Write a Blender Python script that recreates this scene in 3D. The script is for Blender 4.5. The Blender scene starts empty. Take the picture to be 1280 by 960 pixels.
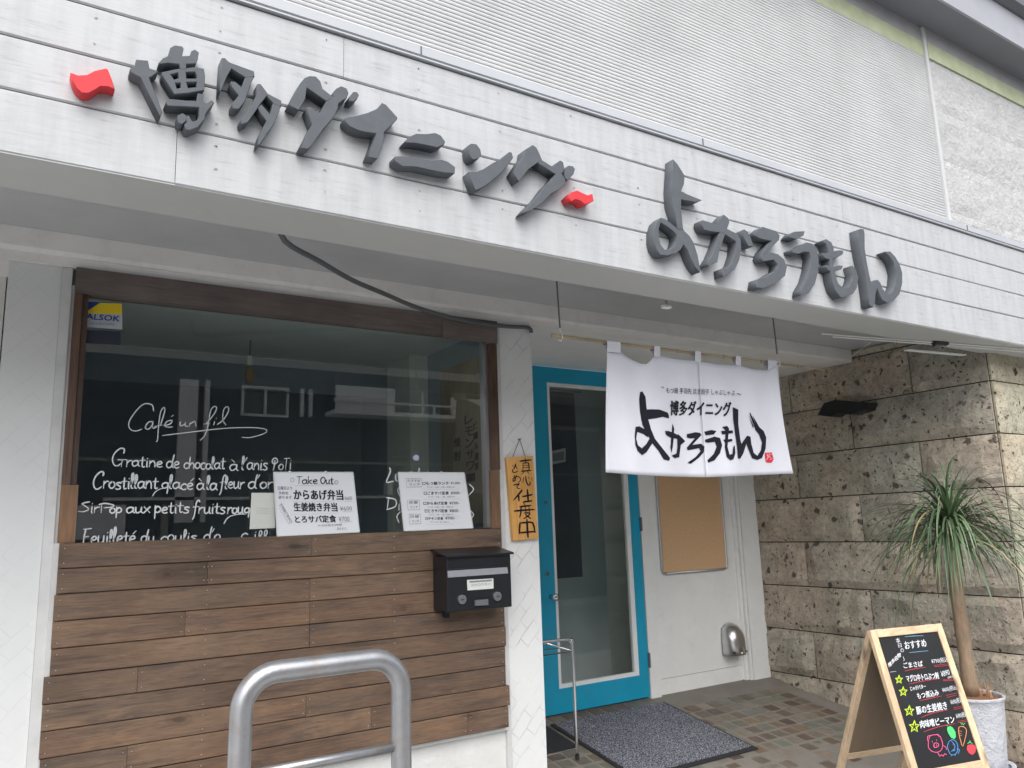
import bpy, bmesh, math, random
from mathutils import Vector, Matrix, noise
random.seed(7)
SC = bpy.context.scene
COL = SC.collection
R = math.radians
# ------------------------------------------------------------------ camera
GZ = 1.45                     # camera height above the street
YAW, PIT, ROL, FPX = 0.569195769, 0.180332439, -0.0332056957, 979.05
def cam_axes():
    f = Vector((math.sin(YAW)*math.cos(PIT), math.cos(YAW)*math.cos(PIT), math.sin(PIT)))
    r = Vector((math.cos(YAW), -math.sin(YAW), 0)); u = r.cross(f)
    c, s = math.cos(ROL), math.sin(ROL)
    return c*r+s*u, -s*r+c*u, f
CR, CU, CF = cam_axes()
cd = bpy.data.cameras.new('camera'); cam = bpy.data.objects.new('camera', cd); COL.objects.link(cam)
cd.sensor_fit = 'HORIZONTAL'; cd.sensor_width = 36; cd.lens = FPX/1280*36
cd.clip_start = .05; cd.clip_end = 800
M = Matrix((CR, CU, -CF)).transposed().to_4x4(); M.translation = Vector((0, 0, GZ)); cam.matrix_world = M
SC.camera = cam
# ------------------------------------------------------------------ light
SC.view_settings.view_transform = 'Standard'; SC.view_settings.look = 'None'
SC.view_settings.exposure = 0.68; SC.view_settings.gamma = 1
SUN_EL, SUN_AZ = 50, 206       # azimuth from +Y clockwise (towards +X)
w = bpy.data.worlds.new('World'); SC.world = w; w.use_nodes = True
nt = w.node_tree; nt.nodes.clear()
sky = nt.nodes.new('ShaderNodeTexSky'); sky.sky_type = 'NISHITA'; sky.sun_disc = False
sky.sun_elevation = R(SUN_EL); sky.sun_rotation = R(SUN_AZ); sky.dust_density = 4; sky.ozone_density = 1
hs = nt.nodes.new('ShaderNodeHueSaturation'); hs.inputs['Saturation'].default_value = .38
bg = nt.nodes.new('ShaderNodeBackground'); bg.inputs['Strength'].default_value = .15
wo = nt.nodes.new('ShaderNodeOutputWorld')
nt.links.new(sky.outputs[0], hs.inputs['Color']); nt.links.new(hs.outputs[0], bg.inputs[0]); nt.links.new(bg.outputs[0], wo.inputs[0])
sd = bpy.data.lights.new('sun', 'SUN'); sun = bpy.data.objects.new('sun', sd); COL.objects.link(sun)
sd.energy = 1.5; sd.angle = R(80); sd.color = (1, .985, .965)
sv = Vector((math.sin(R(SUN_AZ))*math.cos(R(SUN_EL)), math.cos(R(SUN_AZ))*math.cos(R(SUN_EL)), math.sin(R(SUN_EL))))
sun.rotation_euler = sv.to_track_quat('Z', 'Y').to_euler()

# ------------------------------------------------------------------ pixel -> plane (photo measurements, 1280x960)
def ray(x, y): return (CR*((x-640)/FPX) - CU*((y-480)/FPX) + CF)
def onY(x, y, Y):
    d = ray(x, y); return d*(Y/d.y)
def plane(P, n):
    P = Vector(P); n = Vector(n)
    def f(x, y):
        d = ray(x, y); return d*(P.dot(n)/d.dot(n))
    return f
def yplane(Y): return lambda x, y: onY(x, y, Y)
SL = .17
def fz(Y): return max(-1.11-SL*(4.0-Y), -1.45)

# ------------------------------------------------------------------ materials
def _nt(name):
    m = bpy.data.materials.new(name); m.use_nodes = True; t = m.node_tree
    return m, t, t.nodes['Principled BSDF'], t.nodes, t.links
def coords(N, L, stretch=(1, 1, 1), rot=(0, 0, 0), rnd=True):
    tc = N.new('ShaderNodeTexCoord'); mp = N.new('ShaderNodeMapping'); mp.inputs['Scale'].default_value = stretch
    mp.inputs['Rotation'].default_value = rot
    L.new(tc.outputs['Object'], mp.inputs[0])
    if rnd:
        oi = N.new('ShaderNodeObjectInfo'); mu = N.new('ShaderNodeMath'); mu.operation = 'MULTIPLY'; mu.inputs[1].default_value = 37
        L.new(oi.outputs['Random'], mu.inputs[0]); L.new(mu.outputs[0], mp.inputs['Location'])
    return mp.outputs[0]
def nz(N, L, v, scale, detail=5, rough=.6):
    n = N.new('ShaderNodeTexNoise'); n.inputs['Scale'].default_value = scale; n.inputs['Detail'].default_value = detail
    n.inputs['Roughness'].default_value = rough; L.new(v, n.inputs['Vector']); return n.outputs[0]
def ramp(N, L, f, stops):
    r = N.new('ShaderNodeValToRGB'); e = r.color_ramp.elements
    while len(e) < len(stops): e.new(.5)
    for i, (p, c) in enumerate(stops):
        e[i].position = p; e[i].color = (*c, 1) if len(c) == 3 else c
    L.new(f, r.inputs[0]); return r.outputs[0]
def g(v): return (v, v, v)
def mulc(N, L, a, b, fac=1.):
    m = N.new('ShaderNodeMix'); m.data_type = 'RGBA'; m.blend_type = 'MULTIPLY'; m.inputs[0].default_value = fac
    L.new(a, m.inputs[6]); L.new(b, m.inputs[7]); return m.outputs[2]
def mixc(N, L, f, a, b):
    m = N.new('ShaderNodeMix'); m.data_type = 'RGBA'; L.new(f, m.inputs[0])
    for s, x in ((6, a), (7, b)):
        if isinstance(x, tuple): m.inputs[s].default_value = (*x, 1)
        else: L.new(x, m.inputs[s])
    return m.outputs[2]
def bump(N, L, p, h, st=.3, d=.01, prev=None):
    b = N.new('ShaderNodeBump'); b.inputs['Strength'].default_value = st; b.inputs['Distance'].default_value = d
    L.new(h, b.inputs['Height']); 
    if prev is not None: L.new(prev, b.inputs['Normal'])
    L.new(b.outputs[0], p.inputs['Normal']); return b.outputs[0]
MATS = {}
def pm(name, col, rough=.5, var=.08, vs=6, stretch=(1, 1, 1), bs=0, bst=.2, bd=.002, metal=0, rnd=0, spec=.5, dirt=0, dirtcol=(.3, .27, .22), ds=3):
    if name in MATS: return MATS[name]
    m, t, p, N, L = _nt(name); v = coords(N, L, stretch)
    f = nz(N, L, v, vs)
    c = ramp(N, L, f, [(.25, tuple(max(0, x*(1-var)) for x in col)), (.75, tuple(min(1, x*(1+var)) for x in col))])
    if rnd:
        oi = N.new('ShaderNodeObjectInfo'); rr = ramp(N, L, oi.outputs['Random'], [(0, g(1-rnd)), (1, g(1))]); c = mulc(N, L, c, rr)
    if dirt:
        d = ramp(N, L, nz(N, L, v, ds, 8, .7), [(.52, g(0)), (.72, g(dirt))]); c = mixc(N, L, d, c, dirtcol)
    L.new(c, p.inputs['Base Color']); p.inputs['Roughness'].default_value = rough; p.inputs['Metallic'].default_value = metal
    p.inputs['Specular IOR Level'].default_value = spec
    if bs: bump(N, L, p, nz(N, L, v, bs, 6, .65), bst, bd)
    MATS[name] = m; return m
def wood(name, cols, rough=.6, grain=(1.2, 14, 14), knots=True, bst=.25, rnd=.35, axis=0, worn=None):
    m, t, p, N, L = _nt(name)
    st = list(grain)
    if axis == 2: st = [grain[1], grain[2], grain[0]]
    v = coords(N, L, tuple(st)); v1 = coords(N, L)
    a = nz(N, L, v, 6, 8, .62); b = nz(N, L, v1, 2.2, 4)
    c = ramp(N, L, a, [(.3, cols[0]), (.5, cols[1]), (.72, cols[2])])
    c = mulc(N, L, c, ramp(N, L, b, [(.3, g(.62)), (.7, g(1.15))]))
    if knots:
        vo = N.new('ShaderNodeTexVoronoi'); vo.inputs['Scale'].default_value = 1.0; vo.inputs['Randomness'].default_value = 1
        ks = [3.2, 8, 8] if axis == 0 else [8, 8, 3.2]
        L.new(coords(N, L, tuple(ks)), vo.inputs['Vector'])
        k = ramp(N, L, vo.outputs['Distance'], [(.07, g(.25)), (.12, g(.6)), (.2, g(1))])
        c = mulc(N, L, c, k, .85)
    oi = N.new('ShaderNodeObjectInfo'); c = mulc(N, L, c, ramp(N, L, oi.outputs['Random'], [(0, g(1-rnd)), (1, (1.1, 1.04, .98))]))
    if worn:
        wn = ramp(N, L, nz(N, L, v, 3.2, 9, .75), [(.55, g(0)), (.68, g(.5))]); c = mixc(N, L, wn, c, worn)
    L.new(c, p.inputs['Base Color']); p.inputs['Roughness'].default_value = rough
    bump(N, L, p, a, bst, .002); MATS[name] = m; return m
def plankmat():
    m, t, p, N, L = _nt('stained_cedar_plank'); v0 = coords(N, L)
    def nzv(st, sc, d=6, r=.65): return nz(N, L, coords(N, L, st), sc, d, r)
    fine = nzv((1.5, 20, 26), 9, 7, .7); mid = nzv((.8, 6, 9), 3.2, 6); low = nz(N, L, v0, 1.7, 4)
    c = ramp(N, L, low, [(.28, (.10, .064, .045)), (.45, (.155, .100, .069)), (.58, (.19, .127, .086)), (.74, (.25, .165, .108))])
    c = mulc(N, L, c, ramp(N, L, mid, [(.28, (.48, .5, .55)), (.46, g(.98)), (.7, (1.25, 1.17, 1.05))]))
    c = mulc(N, L, c, ramp(N, L, fine, [(.3, g(.6)), (.6, g(1.12))]))
    bl = ramp(N, L, nz(N, L, coords(N, L, (1.2, 3, 5)), 2.6, 7, .75), [(.56, g(0)), (.66, g(.65))]); c = mixc(N, L, bl, c, (.075, .06, .055))
    wn = ramp(N, L, nz(N, L, coords(N, L, (1.5, 6, 14)), 3.0, 9, .8), [(.60, g(0)), (.68, g(.55))]); c = mixc(N, L, wn, c, (.38, .25, .13))
    vo = N.new('ShaderNodeTexVoronoi'); vo.inputs['Scale'].default_value = 1
    vm = N.new('ShaderNodeVectorMath'); vm.operation = 'MULTIPLY_ADD'; q = N.new('ShaderNodeTexNoise'); q.inputs['Scale'].default_value = 12; kc = coords(N, L, (3.6, 9, 9))
    L.new(kc, q.inputs['Vector']); q.inputs['Scale'].default_value = 1.6; L.new(q.outputs['Color'], vm.inputs[0]); vm.inputs[1].default_value = g(.35); L.new(kc, vm.inputs[2]); L.new(vm.outputs[0], vo.inputs['Vector'])
    k = ramp(N, L, vo.outputs['Distance'], [(.05, g(.3)), (.09, (.5, .43, .38)), (.12, g(.85)), (.16, g(.78)), (.22, g(1))]); c = mulc(N, L, c, k, .8)
    oi = N.new('ShaderNodeObjectInfo'); c = mulc(N, L, c, ramp(N, L, oi.outputs['Random'], [(0, (.74, .75, .77)), (.5, g(.84)), (1, (.97, .93, .89))]))
    L.new(c, p.inputs['Base Color']); p.inputs['Roughness'].default_value = .6; b = bump(N, L, p, fine, .35, .0015); bump(N, L, p, mid, .3, .003, b); return m
M_FASC = None
def fascia_mat():
    m, t, p, N, L = _nt('white_painted_board')
    v = coords(N, L, (1, 6, 9)); v1 = coords(N, L)
    a = nz(N, L, v, 9, 9, .7); c = ramp(N, L, a, [(.32, (.38, .388, .40)), (.42, (.475, .49, .505)), (.7, (.515, .53, .545))])
    s = ramp(N, L, nz(N, L, coords(N, L, (6, 1, .8)), 4, 6), [(.33, g(.88)), (.6, g(1))]); c = mulc(N, L, c, s)
    cr = ramp(N, L, nz(N, L, coords(N, L, (.9, 6, 22)), 3.4, 10, .8), [(.655, g(0)), (.70, g(.45))]); c = mixc(N, L, cr, c, (.33, .33, .33))
    L.new(c, p.inputs['Base Color']); p.inputs['Roughness'].default_value = .5; p.inputs['Specular IOR Level'].default_value = .3
    bump(N, L, p, a, .35, .002); return m
def tuff(name, base, dark, painted=False):
    m, t, p, N, L = _nt(name)
    v = coords(N, L, (1, 1, 1))
    n1 = nz(N, L, v, 5, 8, .65); n2 = nz(N, L, v, 26, 6, .7); n3 = nz(N, L, v, 1.4, 4)
    k_ = .06 if painted else .25
    c = ramp(N, L, n1, [(.3, tuple(x*(1-k_) for x in base)), (.5, base), (.7, tuple(min(1, x*(1+k_)) for x in base))])
    c = mulc(N, L, c, ramp(N, L, n2, [(.3, g(.9 if painted else .7)), (.6, g(1.06))]))
    h = None
    if not painted:
        tint = ramp(N, L, n3, [(.35, (.92, .98, .94)), (.65, (1.07, .98, .9))]); c = mulc(N, L, c, tint)
        # distort the coordinates so that the pits get ragged outlines
        vm = N.new('ShaderNodeVectorMath'); vm.operation = 'MULTIPLY_ADD'
        nn = N.new('ShaderNodeTexNoise'); nn.inputs['Scale'].default_value = 30; nn.inputs['Detail'].default_value = 3; L.new(v, nn.inputs['Vector'])
        L.new(nn.outputs['Color'], vm.inputs[0]); vm.inputs[1].default_value = (.05, .05, .075); L.new(v, vm.inputs[2])
        pits = None
        for sc, lo, hi, th in ((11, .07, .15, .55), (24, .10, .20, .35), (52, .12, .24, .25)):
            vo = N.new('ShaderNodeTexVoronoi'); vo.inputs['Scale'].default_value = sc; L.new(vm.outputs[0], vo.inputs['Vector'])
            sp = N.new('ShaderNodeSeparateColor'); L.new(vo.outputs['Color'], sp.inputs[0])
            on = N.new('ShaderNodeMath'); on.operation = 'MULTIPLY_ADD'; L.new(sp.outputs[0], on.inputs[0]); on.inputs[1].default_value = .26; on.inputs[2].default_value = -.26*th*1.0
            ad = N.new('ShaderNodeMath'); ad.operation = 'ADD'; L.new(vo.outputs['Distance'], ad.inputs[0]); L.new(on.outputs[0], ad.inputs[1])
            q = ramp(N, L, ad.outputs[0], [(lo, g(1)), (hi, g(0))])
            if pits is None: pits = q
            else:
                mx = N.new('ShaderNodeMath'); mx.operation = 'MAXIMUM'; L.new(pits, mx.inputs[0]); L.new(q, mx.inputs[1]); pits = mx.outputs[0]
        c = mixc(N, L, pits, c, dark)
        hh = N.new('ShaderNodeMath'); hh.operation = 'SUBTRACT'; L.new(n2, hh.inputs[0]); L.new(pits, hh.inputs[1]); h = hh.outputs[0]
    else:
        cr = ramp(N, L, nz(N, L, coords(N, L, (1, 1, 2.2)), 22, 9, .85), [(.60, g(0)), (.66, g(.75))]); c = mixc(N, L, cr, c, dark)
        h = n2
    oi = N.new('ShaderNodeObjectInfo'); c = mulc(N, L, c, ramp(N, L, oi.outputs['Random'], [(0, g(.97) if painted else (.88, .89, .9)), (1, g(1) if painted else (1.06, 1.03, 1))]))
    L.new(c, p.inputs['Base Color']); p.inputs['Roughness'].default_value = .9; p.inputs['Specular IOR Level'].default_value = .2
    b = bump(N, L, p, h, .9, .008); bump(N, L, p, nz(N, L, v, 9, 9, .7), .8, .04, b); return m
def plaster(name, base, chev=True):
    m, t, p, N, L = _nt(name)
    v = coords(N, L, rnd=False); n2 = nz(N, L, v, 60, 5)
    c = ramp(N, L, nz(N, L, v, 2.5, 5), [(.3, tuple(x*.92 for x in base)), (.7, base)])
    b = bump(N, L, p, n2, .15, .002)
    if chev:
        def brick(ang, sc, wv):
            mp = N.new('ShaderNodeMapping'); tc = N.new('ShaderNodeTexCoord'); L.new(tc.outputs['Object'], mp.inputs[0])
            mp.inputs['Rotation'].default_value = (R(90), 0, 0)
            m2 = N.new('ShaderNodeMapping'); L.new(mp.outputs[0], m2.inputs[0]); m2.inputs['Rotation'].default_value = (0, 0, R(ang))
            br = N.new('ShaderNodeTexBrick'); br.inputs['Scale'].default_value = sc; br.inputs['Brick Width'].default_value = wv; br.inputs['Row Height'].default_value = .28
            br.inputs['Mortar Size'].default_value = .012; br.inputs['Mortar Smooth'].default_value = .6
            vd = N.new('ShaderNodeVectorMath'); vd.operation = 'MULTIPLY_ADD'; q = N.new('ShaderNodeTexNoise'); q.inputs['Scale'].default_value = 7
            L.new(m2.outputs[0], q.inputs['Vector']); L.new(q.outputs['Color'], vd.inputs[0]); vd.inputs[1].default_value = g(.03); L.new(m2.outputs[0], vd.inputs[2])
            L.new(vd.outputs[0], br.inputs['Vector']); return br.outputs['Fac']
        f = brick(47, 5.2, .56)
        fade = ramp(N, L, nz(N, L, v, 6, 5), [(.42, g(0)), (.6, g(1))])
        mm = N.new('ShaderNodeMath'); mm.operation = 'MULTIPLY'; L.new(f, mm.inputs[0]); L.new(fade, mm.inputs[1])
        dk = ramp(N, L, mm.outputs[0], [(.2, g(0)), (1, g(.45*chev))]); c = mixc(N, L, dk, c, tuple(x*.5 for x in base))
        inv = N.new('ShaderNodeMath'); inv.operation = 'SUBTRACT'; inv.inputs[0].default_value = 1; L.new(mm.outputs[0], inv.inputs[1])
        bump(N, L, p, inv.outputs[0], .6*chev, .004, b)
    d = ramp(N, L, nz(N, L, v, 9, 9, .8), [(.66, g(0)), (.74, g(.3))]); c = mixc(N, L, d, c, (.3, .3, .28))
    L.new(c, p.inputs['Base Color']); p.inputs['Roughness'].default_value = .75; p.inputs['Specular IOR Level'].default_value = .25; return m
def glass(name, tint=(.9, .95, .94), ior=1.52):
    m, t, p, N, L = _nt(name); N.remove(p)
    tr = N.new('ShaderNodeBsdfTransparent'); tr.inputs[0].default_value = (*tint, 1)
    gl = N.new('ShaderNodeBsdfGlossy'); gl.inputs['Roughness'].default_value = .01
    fr = N.new('ShaderNodeFresnel'); fr.inputs[0].default_value = ior; mx = N.new('ShaderNodeMixShader')
    ge = N.new('ShaderNodeNewGeometry'); on = N.new('ShaderNodeMath'); on.operation = 'SUBTRACT'; on.inputs[0].default_value = 1; L.new(ge.outputs['Backfacing'], on.inputs[1])
    fm = N.new('ShaderNodeMath'); fm.operation = 'MULTIPLY'; L.new(fr.outputs[0], fm.inputs[0]); L.new(on.outputs[0], fm.inputs[1])   # the far face of the thin pane only lets light out
    L.new(fm.outputs[0], mx.inputs[0]); L.new(tr.outputs[0], mx.inputs[1]); L.new(gl.outputs[0], mx.inputs[2])
    L.new(mx.outputs[0], N['Material Output'].inputs[0]); return m
def ink(name, col, rough=.7, emis=0):
    if name in MATS: return MATS[name]
    m, t, p, N, L = _nt(name); p.inputs['Base Color'].default_value = (*col, 1); p.inputs['Roughness'].default_value = rough
    p.inputs['Specular IOR Level'].default_value = .2; MATS[name] = m; return m
def carpet():
    m, t, p, N, L = _nt('mat_pile'); v = coords(N, L)
    n = nz(N, L, v, 160, 2, .5); c = ramp(N, L, n, [(.40, (.045, .048, .06)), (.5, (.12, .125, .15)), (.6, (.34, .35, .40))])
    c = mulc(N, L, c, ramp(N, L, nz(N, L, v, 5, 4), [(.3, g(.85)), (.7, g(1.1))]))
    L.new(c, p.inputs['Base Color']); p.inputs['Roughness'].default_value = .95; p.inputs['Specular IOR Level'].default_value = .1
    bump(N, L, p, n, .6, .004); return m
def tile_mat():
    m, t, p, N, L = _nt('glazed_floor_tile'); oi = N.new('ShaderNodeObjectInfo')
    r = N.new('ShaderNodeValToRGB'); r.color_ramp.interpolation = 'LINEAR'; e = r.color_ramp.elements
    cs = [(.13, .085, .07), (.14, .125, .095), (.16, .175, .145), (.205, .155, .10), (.095, .065, .055), (.21, .18, .14), (.15, .165, .145), (.24, .19, .15)]
    while len(e) < 8: e.new(.5)
    for i, c in enumerate(cs): e[i].position = i/7.; e[i].color = (*c, 1)
    L.new(oi.outputs['Random'], r.inputs[0]); v = coords(N, L)
    c = mulc(N, L, r.outputs[0], ramp(N, L, nz(N, L, v, 22, 6), [(.3, g(.8)), (.7, g(1.12))]))
    vg = coords(N, L, rnd=False); L.new(c, p.inputs['Base Color'])
    p.inputs['Roughness'].default_value = .5; bump(N, L, p, nz(N, L, v, 60, 5), .15, .002); return m

FASC = fascia_mat()
RIB = pm('ribbed_white_coating', (.56, .57, .575), .85, .09, 2.6, bs=140, bst=.35, bd=.002, dirt=.12, dirtcol=(.45, .46, .45), ds=14)
PSTONE = tuff('painted_rough_stone', (.54, .545, .55), (.42, .42, .42), True)
TUFF = tuff('brown_tuff_stone', (.53, .49, .435), (.15, .12, .10))
TUFFL = tuff('pale_tuff_stone', (.56, .53, .44), (.09, .06, .05))
MORTAR = pm('dark_joint', (.055, .045, .042), .9)
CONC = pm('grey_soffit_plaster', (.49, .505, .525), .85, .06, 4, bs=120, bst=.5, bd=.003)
LINT = pm('grey_white_lintel', (.80, .795, .785), .75, .06, 5, bs=60, bst=.2, dirt=.2, dirtcol=(.3, .29, .27), ds=9)
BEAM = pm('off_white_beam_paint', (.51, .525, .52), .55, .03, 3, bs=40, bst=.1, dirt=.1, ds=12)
PILL = plaster('white_pillar_plaster', (.76, .775, .78), 1)
WHITE = pm('white_paint', (.84, .855, .85), .5, .04, 5, bs=30, bst=.1, dirt=.12, dirtcol=(.4, .38, .34), ds=14)
TRIM = pm('pale_trim_paint', (.58, .59, .59), .5, .12, 7, bs=50, bst=.2, dirt=.3, dirtcol=(.36, .35, .33), ds=10)
BASEC = pm('white_base_render', (.68, .69, .68), .85, .08, 9, bs=35, bst=.7, bd=.006, dirt=.4, dirtcol=(.42, .42, .41), ds=18)
FLASH = pm('pale_metal_flashing', (.45, .47, .50), .5, .05, 4)
DARKM = pm('dark_metal_strip', (.12, .13, .145), .4, .05)
EAVE = pm('grey_eave_board', (.19, .195, .22), .7, .06, 4, bs=30, bst=.2)
EAVEF = pm('lavender_grey_eave_fascia', (.36, .37, .41), .6, .06)
EBR = pm('brown_upper_cladding', (.28, .20, .15), .7, .06)
GREEN = pm('pale_green_band_paint', (.47, .51, .34), .8, .16, 9, bs=60, bst=.4)
GREYB = pm('eave_shade_grey', (.40, .40, .42), .8, .1, 12, bs=60, bst=.4)  # shadow under the eave put into a grey colour; wall cores reuse it
PLANK = plankmat()
FRAMEW = wood('dark_frame_wood', [(.125, .103, .097), (.17, .142, .134), (.205, .172, .163)], .6, knots=False, rnd=.1)
FRAMEV = wood('frame_wood_upright', [(.05, .03, .023), (.10, .06, .043), (.14, .085, .06)], .6, knots=False, rnd=.3, axis=2)
FRAMEL = wood('light_frame_wood', [(.15, .08, .045), (.2, .115, .065), (.25, .15, .09)], .6, knots=False, rnd=.1, axis=2)
PINE = wood('pale_pine', [(.60, .43, .27), (.74, .56, .38), (.82, .66, .48)], .5, knots=True, rnd=.12, bst=.1, axis=2)
PINEX = wood('pale_pine_rail', [(.60, .43, .27), (.74, .56, .38), (.82, .66, .48)], .5, knots=False, rnd=.12, bst=.1)
SIGNW = wood('varnished_yellow_wood', [(.58, .31, .09), (.68, .38, .12), (.76, .45, .17)], .4, knots=False, rnd=0, bst=.1, axis=2)
BAMB = wood('bamboo_skin', [(.26, .20, .13), (.36, .285, .19), (.44, .36, .25)], .45, knots=False, rnd=0, bst=.1)
HARDB = pm('brown_hardboard', (.17, .125, .085), .8, .06, 30, bs=120, bst=.2)
CORK = pm('cork_sheet', (.68, .44, .25), .85, .12, 90, bs=120, bst=.3)
ALU = pm('brushed_aluminium', (.55, .56, .58), .35, .04, 10, metal=.9)
STEEL = pm('stainless_steel', (.62, .62, .62), .28, .06, 20, metal=1)
CHROME = pm('chrome', (.75, .76, .78), .12, .02, 10, metal=1)
RAILM = pm('worn_silver_pipe', (.38, .39, .41), .38, .12, 18, metal=.75, bs=90, bst=.2, dirt=.6, dirtcol=(.36, .26, .16), ds=16)
LETG = pm('dark_grey_foam_paint', (.094, .106, .12), .75, .10, 30, bs=260, bst=.35, bd=.002)
LETR = pm('red_foam_paint', (.62, .035, .045), .65, .08, 20, bs=200, bst=.25)
TEAL = pm('teal_door_paint', (.006, .34, .54), .42, .10, 3, bs=40, bst=.15, dirt=.25, dirtcol=(.10, .20, .24), ds=7)
BLK = pm('black_satin_metal', (.012, .013, .016), .38, .1, 8, bs=50, bst=.1)
BLKR = pm('black_rubber', (.02, .021, .024), .8, .1, 20, bs=120, bst=.3)
CLOTH = pm('white_cotton', (.635, .645, .71), .9, .03, 8, bs=400, bst=.25, bd=.0006)
INK = ink('black_ink', (.012, .013, .02)); REDI = ink('red_ink', (.62, .03, .05)); CHALKW = ink('white_marker', (.64, .67, .69), .6)
PEN = ink('black_marker', (.02, .022, .03)); PENG = ink('grey_marker', (.22, .24, .28))
BOARDW = pm('whiteboard_enamel', (.74, .765, .80), .25, .02, 4); EDGEW = pm('whiteboard_edge', (.62, .64, .66), .4)
PAPER = pm('paper', (.62, .64, .61), .8, .04, 10)
CHALKB = pm('black_chalkboard', (.014, .015, .017), .55, .3, 6, bs=90, bst=.05)
GLASS = glass('window_glass', (.92, .96, .95), 2.3); GLASSD = glass('door_glass', (.90, .94, .93), 1.75)
SILVP = pm('silver_plate', (.55, .58, .62), .3, .06, 40, metal=.6)
GROUT = pm('floor_grout', (.21, .195, .17), .85, .12, 6, bs=80, bst=.4, dirt=.3, dirtcol=(.12, .11, .09), ds=5)
TILE = tile_mat()
ASPH = pm('pale_worn_asphalt', (.25, .245, .24), .9, .2, 60, bs=160, bst=.6)
PAVE = pm('concrete_pavement', (.46, .455, .44), .9, .12, 7, bs=60, bst=.4)
TRUNK = wood('pale_smooth_bark', [(.27, .19, .12), (.34, .25, .17), (.40, .30, .21)], .8, grain=(3, 9, 9), knots=False, rnd=0, bst=.4, axis=2)
POTM = pm('white_hammered_pot', (.55, .57, .62), .32, .03, 8, bs=20, bst=1, bd=.02)
SOIL = pm('bark_chips', (.20, .10, .05), .95, .3, 50, bs=60, bst=.8)
def leafmat():
    m, t, p, N, L = _nt('long_leaf'); v = coords(N, L); oi = N.new('ShaderNodeObjectInfo')
    c = ramp(N, L, oi.outputs['Random'], [(0, (.05, .085, .045)), (.4, (.085, .14, .07)), (.8, (.13, .20, .10)), (.93, (.18, .25, .14)), (.97, (.34, .27, .14))])
    L.new(c, p.inputs['Base Color']); p.inputs['Roughness'].default_value = .42; return m
LEAF = leafmat()
DRY = pm('dry_leaf', (.42, .22, .10), .8)
INTW = pm('interior_wall_grey', (.36, .41, .44), .85, .08); INTC = pm('interior_ceiling', (.82, .86, .86), .8, .05)
INTL = pm('interior_pale_post', (.78, .78, .72), .8); POSTER = wood('poster_board', [(.36, .30, .20), (.44, .36, .25), (.48, .40, .28)], .6, knots=False, rnd=0, axis=2)
NAVY = pm('dark_siding', (.07, .08, .10), .6, .1, 3); OPW = pm('pale_render', (.85, .85, .82), .8, .04)
OGL = pm('dark_pane', (.12, .14, .15), .15)

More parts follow.
